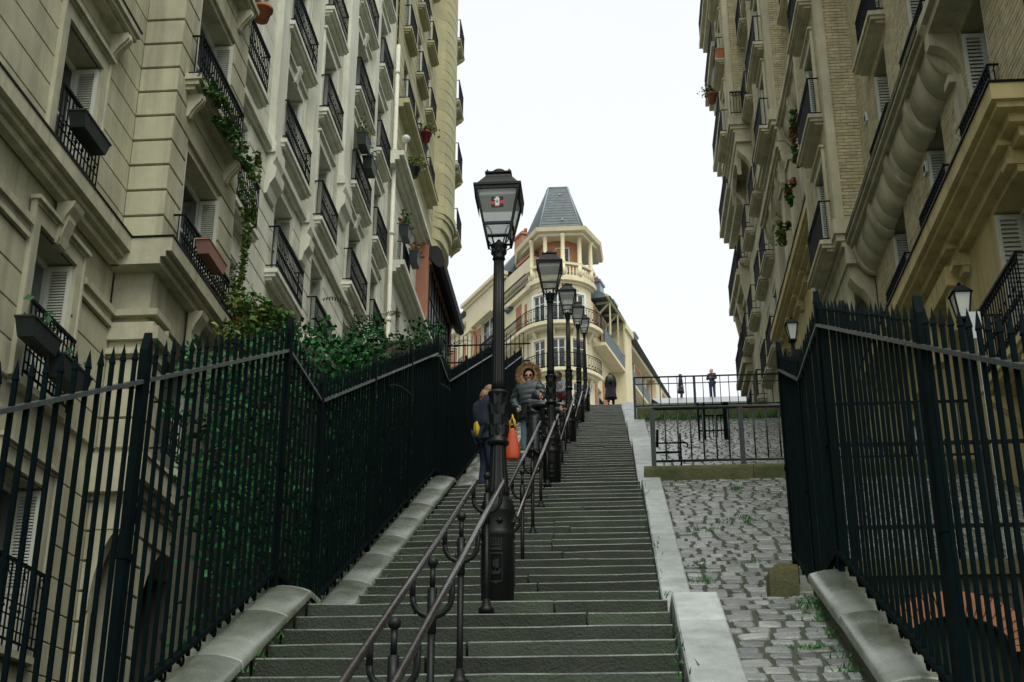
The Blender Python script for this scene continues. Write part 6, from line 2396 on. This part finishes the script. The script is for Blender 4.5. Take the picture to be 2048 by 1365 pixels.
    return t_, W


# woman in navy on the second landing, back half turned, bags at both sides
wz = prof(18.4)
pw, _ = person('woman in navy jacket and dark jeans with blond hair, half hidden by the nearest lamp', (-1.83, 18.45, EZ[2]), radians(-52), 1.64,
               dict(gaze=(.3, 1, -.15), eL=(-.23, .10, 1.14), wL=(-.12, .30, 1.10), eR=(.22, .12, 1.14), wR=(.10, .32, 1.12), kL=(-.10, .05, .49), aR=(.09, .12, .09), tR=(.10, .26, .035), ch=(0, .03, 1.27), nk=(0, .05, 1.43), hd=(0, .08, 1.53), ht=(0, .08, 1.61)),
               dict(jacket='navy', trousers='denim', shoes='shoe', furcollar=True, coat=(1.1, .78, .175, .20), grow={'pel': .07, 'sp': .07, 'ch': .065, 'sL': .05, 'sR': .05, 'eL': .045, 'eR': .045}), ('long', 'blond'))
yb_ = MB()
yb_.lathe([(.03, -.15), (.08, -.13), (.10, -.05), (.09, .04), (.06, .11), (.02, .15)], (-1.93, 18.40, 6.13), 20, 0, .22, 5, True, 0.4, .8, .9)
yb_.tube([(-1.93, 18.4, 6.35), (-1.85, 18.42, 6.5), (-1.76, 18.45, 6.58)], .012, 6)
tag(yb_.build('shoulder_bag', M['yellowbag']), 'yellow shoulder bag hanging behind the woman in navy', 'bag')
rb = thing('tote_bag', 'orange red tote bag held beside the nearest lamp', 'bag', (-1.42, 18.25, 5.56))
mb = MB()
mb.lathe([(.09, 0), (.103, .02), (.106, .08), (.094, .2), (.07, .33), (.05, .44), (.04, .46)], (-1.425, 18.25, 5.59), 24, 0, .07, 5, True, 0.6, 1.0, .55)
mb.build('bag_body', M['redbag'], rb)
mb = MB()
mb.tube([(-1.47, 18.25, 6.03), (-1.46, 18.25, 6.16), (-1.43, 18.25, 6.24), (-1.39, 18.25, 6.16), (-1.38, 18.25, 6.03)], .009, 6)
mb.tube([(-1.43, 18.22, 6.25), (-1.40, 18.22, 6.12), (-1.39, 18.215, 6.05)], .012, 6)
mb.build('handle', M['yellowbag'], rb)

# child in long black quilted coat, arms stretched forward
person('child in a long black quilted coat with hood up, arms stretched past the second lamp', (-1.31, 21.9, prof(21.9) + 0.05), radians(-104), 1.50,
       dict(gaze=(.1, 1, .0), eL=(-.17, .22, 1.30), wL=(-.10, .46, 1.28), eR=(.18, .22, 1.33), wR=(.12, .48, 1.33)),
       dict(jacket='puffer', trousers='black', shoes='shoe', puff=True, coat=(1.14, .38, .20, .25), grow={'*': .045, 'sp': .075, 'ch': .07, 'pel': .09, 'sL': .05, 'sR': .05, 'wL': .03, 'wR': .03}), ('hood', 'puffer'))
# woman with fur hood
person('person with sunglasses, tan fur hood and grey quilted jacket facing down the stairs', (-1.56, 24.1, prof(24.1) + 0.05), radians(168), 1.72,
       dict(gaze=(-.15, 1, -.12), eR=(.30, -.05, 1.12), wR=(.20, .10, .92), eL=(-.26, .05, 1.13), wL=(-.15, .24, 1.02)),
       dict(jacket='greypuff', trousers='bluejean', shoes='shoe', puff=True, furhood=True, glasses=True, coat=(1.12, .70, .20, .235), coatmat='puffer', grow={'sp': .08, 'ch': .085, 'pel': .09, 'eL': .055, 'eR': .055, 'sL': .06, 'sR': .06, 'wL': .035, 'wR': .035}), ('hood', 'black'))
# man in grey coat leaning on the rail, red bag across
pm_, W_ = person('man in a grey coat with short dark hair standing behind the second lamp', (-1.27, 30.4, prof(30.4) + 0.05), radians(150), 1.76,
                 dict(gaze=(.3, 1, -.3), eL=(-.25, .16, 1.12), wL=(-.22, .38, 1.04), eR=(.22, .14, 1.12), wR=(.08, .34, 1.02)),
                 dict(jacket='greycoat', trousers='black', shoes='black', skin='skind', coat=(1.12, .62, .17, .24)), ('hair', 'black'))
cb = MB()
cb.ball((-1.20, 30.12, prof(30.4) + 1.12), .14, 12, 8, 0, (1.0, .55, .8))
cb.tube([(-1.13, 30.15, prof(30.4) + 1.2), (-1.27, 30.18, prof(30.4) + 1.42), (-1.38, 30.3, prof(30.4) + 1.5)], .014, 6)
tag(cb.build('crossbody_bag', M['darkred']), 'dark red bag worn across the man in grey', 'bag')
# walker at the top of the stairs
person('walker in long black coat climbing away at the top of the stairs', (-.05, 52.15, 18.14), radians(-4), 1.52,
       dict(gaze=(0, 1, .05), aL=(-.10, -.16, .12), kL=(-.10, .02, .5), tL=(-.11, -.04, .03), aR=(.1, .1, .09), tR=(.11, .24, .035)),
       dict(jacket='black', trousers='black', shoes='black', coat=(1.15, .36, .18, .30)), ('hair', 'blond'))
bp = thing('backpack', 'small grey backpack on the walker at the top of the stairs', 'backpack', (-.05, 51.97, 19.15))
mb = MB()
vs, fs = skin([((-.05, 51.96, 19.08), .13), ((-.05, 51.95, 19.25), .13), ((-.05, 51.98, 19.38), .10)], [(0, 1), (1, 2)], 2)
mb.add(vs, fs, 0, True)
mb.build('bag_body', M['greypuff'], bp)
mb = MB()
for s in (-1, 1):
    mb.tube([(-.05 + s * .08, 51.97, 19.42), (-.05 + s * .11, 52.1, 19.46), (-.05 + s * .12, 52.24, 19.38)], .014, 6)
mb.build('strap', M['black'], bp)
# two people on the upper street
person('figure in dark clothes on the left of two behind the far railing', (3.9, 72.5, 25.45), radians(-100), 1.60, dict(), dict(jacket='black', trousers='black', shoes='black', coat=(1.1, .5, .17, .26)), ('bun', 'black'))
person('figure in blue jacket on the right of two behind the far railing', (5.67, 72.5, 25.45), radians(160), 1.86,
       dict(eL=(-.24, .05, 1.12), wL=(-.06, .24, 1.14), eR=(.24, .05, 1.12), wR=(.06, .24, 1.14)), dict(jacket='navy', trousers='denim', shoes='black'), ('hair', 'black'))
